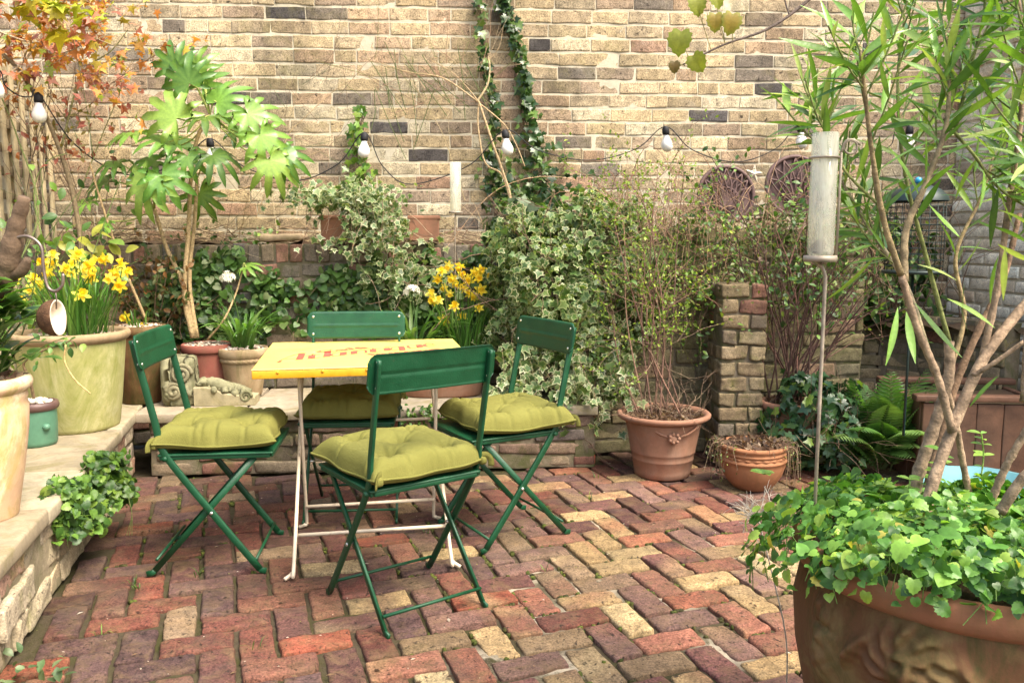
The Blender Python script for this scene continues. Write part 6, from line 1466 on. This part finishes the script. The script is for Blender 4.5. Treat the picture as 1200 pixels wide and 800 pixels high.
# ------------------------------------------------------------------ vine branch hanging in at the top
t = plant('vine_branch', 'dark bare vine branch with a few lobed leaves hanging in at the top', 'vine', tuple(at(950, -40, Y=2.6))); lm = MB(); sm = MB()
p = smooth_path([at(1010, -60, Y=2.6), at(948, 0, Y=2.6), at(900, 34, Y=2.58), at(850, 52, Y=2.56), at(800, 76, Y=2.55)], 6); tube(sm, p, np.linspace(.006, .0022, len(p)), 7, (.10, .075, .06)); q = [at(1010, -60, Y=2.6), at(1030, 20, Y=2.6), at(1000, 28, Y=2.55)]
tube(sm, smooth_path([at(925, 18, Y=2.59), at(920, 2, Y=2.6), at(915, -20, Y=2.6)], 4), .0025, 6, (.10, .075, .06))
for (px, py, s, c) in ((798, 48, .052, 0), (812, 74, .042, 0), (790, 78, .025, 1), (858, 26, .045, 2), (838, 25, .038, 2), (815, 6, .04, 0), (836, -2, .04, 0)):
    b = at(px, py, Y=2.54); i = np.argmin(np.linalg.norm(p - b, axis=1)); tube(sm, [p[i], (p[i] + b) / 2 + [0, 0, .006], b + [0, 0, s * .5]], .0012, 4, (.22, .20, .06), cap=False)
    scatter(lm, SCALL, [b + [0, 0, s * .5]], [(RNG.normal(0, .3), -.2, -1)], [(RNG.normal(0, .3), -1, .25)], s * 1.3, [(.26, .28, .04), (.15, .10, .03), (.30, .22, .04)][c], [(.22, .26, .035), (.12, .10, .03), (.24, .26, .04)][c])
put(sm, 'branch', M['stem'], t); put(lm, 'leaves', M['leaf'], t)

# ------------------------------------------------------------------ narrow leaved tree in the huge planter
t = plant('narrow_leaved_tree', 'multi stemmed tree with long narrow leaves growing from the huge planter', 'tree', (BIG[0], BIG[1], .57)); lm = MB(); sm = MB(); lf = []
def trunk(pts, r0, r1, col=(.30, .20, .125), Y0=1.6, Y1=1.6):
    n = len(pts); p = smooth_path([at(x, y, Y=Y0 + (Y1 - Y0) * k / (n - 1)) for k, (x, y) in enumerate(pts)], 7)
    r = np.linspace(r0, r1, len(p)) * (.88 + .10 * (np.arange(len(p)) % 4 == 0) + .06 * np.sin(np.arange(len(p)) * 3.1 + r0 * 900))
    cc = arr(col) * RNG.uniform(.85, 1.15) * (1 + RNG.normal(0, .16, (len(p), 1))) * (1 - .25 * (np.arange(len(p)) % 4 == 0))[:, None]
    tube(sm, p, r, 10 if r0 > .006 else 6, cc); return p
BRK = (.34, .24, .155); GRN = (.17, .19, .06)
trunk([(1078, 630), (1092, 570), (1117, 500), (1150, 425), (1190, 370), (1235, 320)], .0135, .010, BRK, 1.58, 1.66)
trunk([(1066, 620), (1075, 560), (1098, 490), (1112, 440), (1112, 400)], .0155, .011, BRK, 1.70, 1.72)
trunk([(1080, 600), (1100, 520), (1120, 450), (1150, 380), (1175, 330), (1195, 250)], .011, .006, (.22, .14, .085), 1.74, 1.80)
S1 = trunk([(1116, 505), (1098, 440), (1075, 385), (1056, 322)], .009, .007, BRK, 1.60, 1.56)
S2 = trunk([(1056, 322), (1036, 260), (1022, 180), (1013, 105), (1008, 60)], .007, .0028, (.24, .18, .09), 1.56, 1.50)
S3 = trunk([(1060, 330), (1062, 270), (1085, 215), (1108, 150), (1112, 90), (1108, 40)], .008, .003, (.30, .23, .13), 1.57, 1.62)
S4 = trunk([(1090, 420), (1060, 330), (1020, 270), (985, 210)], .007, .003, (.34, .28, .17), 1.62, 1.75)
S5 = trunk([(1150, 425), (1170, 330), (1182, 240), (1195, 150), (1200, 60), (1190, -20)], .008, .004, BRK, 1.64, 1.62)
S6 = trunk([(1120, 150), (1135, 90), (1150, 30), (1160, -30)], .004, .002, GRN, 1.62, 1.64)
S7 = trunk([(1112, 440), (1130, 370), (1120, 300), (1150, 230), (1165, 180)], .006, .003, (.24, .18, .09), 1.75, 1.85)
S8 = trunk([(1105, 140), (1140, 180), (1170, 220), (1215, 250)], .004, .002, GRN, 1.62, 1.6)
S9 = trunk([(1200, 470), (1205, 380), (1212, 250), (1215, 120), (1205, 40)], .008, .004, BRK, 1.55, 1.5)
S10 = trunk([(1040, 250), (990, 200), (965, 150), (955, 110)], .004, .002, GRN, 1.62, 1.72)
S11 = trunk([(1112, 400), (1085, 300), (1060, 200), (1052, 100), (1060, 20)], .006, .0025, GRN, 1.76, 1.84)
trunk([(1138, 590), (1128, 540), (1120, 495), (1108, 450)], .008, .007, BRK, 1.80, 1.74)
trunk([(1160, 590), (1182, 540), (1212, 490)], .009, .008, BRK, 1.60, 1.56); trunk([(1172, 600), (1195, 565), (1230, 530)], .011, .010, BRK, 1.48, 1.44)
trunk([(1140, 440), (1165, 425), (1200, 400)], .006, .005, BRK, 1.62, 1.58)
G_OL = [(4, (.105, .21, .032)), (3, (.15, .28, .04)), (2, (.06, .14, .024)), (2, (.22, .34, .055)), (1.2, (.34, .42, .13))]
def leaf_on(p, d, size, T=None):
    tip = arr(p) + nrm(d) * size
    for u in (arr(p), (arr(p) + tip) / 2, tip):
        if u[1] < 1.63 and .50 < u[0] < .64 and 1.08 < u[2] < 1.42: return
    n = nrm(np.array([RNG.normal(0, .5), -.35 + RNG.normal(0, .4), .8])); c = pal_cols(G_OL, 1)[0]
    scatter(lm, T or (OLEA if RNG.random() < .7 else OLEB), [p], [d], [n], size, c, c * 1.5 + .02)
for S, a, b, m in ((S2, .35, 1, 26), (S3, .35, 1, 26), (S4, .5, 1, 15), (S5, .4, 1, 24), (S6, .1, 1, 18), (S7, .4, 1, 16), (S8, .2, 1, 15), (S9, .4, 1, 20), (S10, .1, 1, 20), (S11, .35, 1, 24)):
    for k in range(m):
        s = a + (b - a) * (k / m); i = min(int(s * (len(S) - 1)), len(S) - 2); p = S[i]; tg = nrm(S[i + 1] - S[i]); an = k * 2.4 + RNG.normal(0, .4)
        u = nrm(np.cross(tg, [.3, 1, .2])); w = np.cross(tg, u); d = nrm(tg * RNG.uniform(.35, .8) + (u * cos(an) + w * sin(an)) * .9); leaf_on(p, d, RNG.uniform(.065, .125))
    # terminal whorl and side shoots
    for q in range(6):
        i = RNG.integers(int(len(S) * .45), len(S)); p = S[i]; d0 = nrm(nrm(S[-1] - S[-4]) + rnd_dir(1)[0] * .8 + [0, 0, .25]); L = RNG.uniform(.06, .17)
        if q == 0: p = S[-1]; L = .05
        e = smooth_path([p, p + d0 * L * .5, p + d0 * L + [0, 0, .02]], 3); tube(sm, e, .0018, 5, GRN, cap=False)
        for k in range(8):
            i = min(1 + int(k / 9 * (len(e) - 1)), len(e) - 1); an = k * 2.4; u = nrm(np.cross(d0, [.3, 1, .2])); w = np.cross(d0, u); leaf_on(e[i], nrm(d0 * (.4 + .6 * k / 9) + (u * cos(an) + w * sin(an)) * .85), RNG.uniform(.06, .125))
# drooping big leaves low on the stems, and pale dried ones
for (px, py, dx, dz, s, T) in ((1052, 360, -.25, -.9, .11, OLEA), (1062, 365, .05, -1, .10, OLEB), (1025, 300, -.5, -.8, .13, OLEA), (1072, 355, .6, -.8, .14, OLEB), (985, 330, .15, -.9, .07, OLEA), (1125, 355, .1, -1, .06, OLEB), (1170, 300, -.1, -1, .09, OLEA), (1178, 290, .1, -1, .10, OLEB), (1130, 330, -.05, -1, .05, OLEB), (1000, 250, -.8, -.5, .1, OLEA), (1170, 440, -.5, -.6, .08, OLEA), (1110, 350, .9, -.4, .12, OLEA), (1030, 310, -.7, -.4, .09, OLEA)):
    leaf_on(at(px, py, Y=1.55 + RNG.normal(0, .06)), nrm(np.array([dx, RNG.normal(0, .3), dz])), s, T)
put(sm, 'trunk', M['stem'], t); put(lm, 'leaves', M['leaf_gloss'], t)

# groundcover in the huge planter
t = plant('planter_groundcover', 'bright green scalloped groundcover overflowing the huge planter', 'groundcover', (BIG[0], BIG[1] - .1, .6)); lm = MB(); sm = MB()
n = 4300; a = RNG.uniform(0, 6.28, n); q = np.sqrt(RNG.random(n)) * (1.02 - .08 * np.sin(a) * (np.sin(a) > 0) + .20 * np.exp(-((a - 3.05) / .55) ** 2))
lump = 1 + .07 * np.sin(a * 3 + 1) + .05 * np.sin(a * 7) + .10 * np.exp(-((a - 3.3) / .5) ** 2); r = q * BR * lump
fr_ = np.clip(.62 - .5 * np.sin(a), .12, 1) 
H = (.088 * (1 - np.clip(q - .3, 0, 1) ** 2 * .5) * (.25 + .75 * fr_)) + .018 * np.sin(r * np.cos(a) * 22 + 1) * np.sin(r * np.sin(a) * 19) ; z = .588 + H * RNG.uniform(.05, 1.15, n) - np.clip(q - .95, 0, 1) * RNG.uniform(.0, .5, n)
P = np.stack([BIG[0] + r * np.cos(a), BIG[1] + r * np.sin(a), z], 1); out = np.stack([np.cos(a) * np.clip(q, 0, 1) ** 2, np.sin(a) * np.clip(q, 0, 1) ** 2, np.full(n, .9)], 1)
Nn = nrm(out + rnd_dir(n) * .38); D = nrm(out * [1, 1, 0] * .8 + rnd_dir(n) + [0, 0, -.15])
GC = [(.35, (.36, .33, .06)), (4, (.075, .19, .030)), (3, (.11, .25, .040)), (2.4, (.045, .125, .024)), (2, (.18, .33, .05)), (1.2, (.27, .40, .06))]
half = RNG.random(n) < .5
for T, m in ((SCALL, half), (HEART, ~half)):
    c = pal_cols(GC, m.sum()); scatter(lm, T, P[m], D[m], Nn[m], np.clip(RNG.lognormal(np.log(.018), .32, m.sum()), .009, .036), c, c * 1.12)
for k in range(420): p = P[RNG.integers(n)]; tube(sm, [p, p + np.array([RNG.normal(0, .012), RNG.normal(0, .012), -.05])], .001, 4, (.15, .24, .06), cap=False)
for (px, py, Y, h) in ((900, 555, 1.9, .09), (1040, 560, 1.75, .05), (1150, 508, 1.85, .16), (1082, 545, 1.70, .10), (1066, 560, 1.66, .08), (1105, 520, 1.66, .1)):   # upright flowering shoots
    e = at(px, py, Y=Y); b = np.array([e[0] + RNG.normal(0, .01), e[1], .62]); p = smooth_path([b, (b + e) / 2 + RNG.normal(0, .006, 3), e], 4); tube(sm, p, .0018, 5, (.18, .28, .06), cap=False)
    m = 10; i = RNG.integers(2, len(p), m); A = RNG.uniform(0, 6.28, m); D_ = np.stack([np.cos(A), np.sin(A), np.full(m, .35)], 1); scatter(lm, OVAL, p[i], D_, np.tile([0, -.2, 1.], (m, 1)), RNG.uniform(.016, .036, m), pal_cols([(1, (.20, .33, .05)), (1, (.14, .27, .05))], m))
p = at(1095, 595, Y=1.5)
put(sm, 'stems', M['stem'], t); put(lm, 'leaves', M['leaf'], t)
# silvery dead sprig beside the planter
t = plant('dead_sprig', 'pale silvery dead sprig poking out behind the huge planter', 'dead stems', tuple(at(885, 600, z=.0))); sm = MB()
for k in range(22): p = at(RNG.normal(888, 8), RNG.normal(606, 6), Y=2.0); twig(sm, p + [0, 0, .0], (RNG.normal(-.4, .7), 0, RNG.normal(.4, .4)), RNG.uniform(.03, .08), .0015, 1, (.50, .45, .36), .5, nb=3)
b = at(888, 606, Y=2.0); tube(sm, smooth_path([b, b + [.03, -.02, -.12], b + [.07, -.04, -.30], (b[0] + .08, b[1] - .03, 0)], 4), .002, 5, (.42, .36, .27), cap=False)
put(sm, 'stems', M['stem'], t)
# dry creeping weeds spilling from the bowl pot
t = plant('withered_weeds', 'withered brown and green weeds spilling from the round bowl pot', 'weeds', (BWL[0], BWL[1], .2)); sm = MB(); lm = MB()
for k in range(55):
    a = RNG.choice([RNG.normal(pi, .5), RNG.normal(-.1, .6)]); b = np.array([BWL[0] + .12 * cos(a), BWL[1] + .12 * sin(a), .21]); e = b + np.array([cos(a), sin(a), 0]) * RNG.uniform(.03, .09); q = smooth_path([b, e + [0, 0, .015], e + [RNG.normal(0, .02), 0, -RNG.uniform(.03, .17)]], 4)
    tube(sm, q, .0013, 4, pick(TWIG), cap=False); c = q[3:] + RNG.normal(0, .006, q[3:].shape); cloud(lm, SMALL, c, rnd_dir(len(c)) + [0, -.5, .3], (.010, .022), [(2, (.13, .08, .045)), (2, (.09, .12, .03)), (1, (.20, .24, .06))], droop=.4, splay=.7)
put(sm, 'stems', M['stem'], t); put(lm, 'leaves', M['leaf'], t)
# background greenery of the curved planter
t = plant('planter_shrub', 'dense leafy shrub filling the curved planter behind the tree stems', 'shrub', (2.2, 4.8, .7)); lm = MB(); sm = MB()
P, Nn = ellipsoid_pts(900, (2.15, 4.85, .98), (.38, .16, .34), .6); cloud(lm, OVAL, P, Nn, (.03, .075), G_MID + G_DARK, droop=.4, splay=.6)
for k in range(30): twig(sm, (2.2 + RNG.normal(0, .2), 4.8, .7), (RNG.normal(0, .3), -.1, 1), RNG.uniform(.4, .9), .004, 1, pick(TWIG), .3)
put(sm, 'stems', M['stem'], t); put(lm, 'leaves', M['leaf'], t)
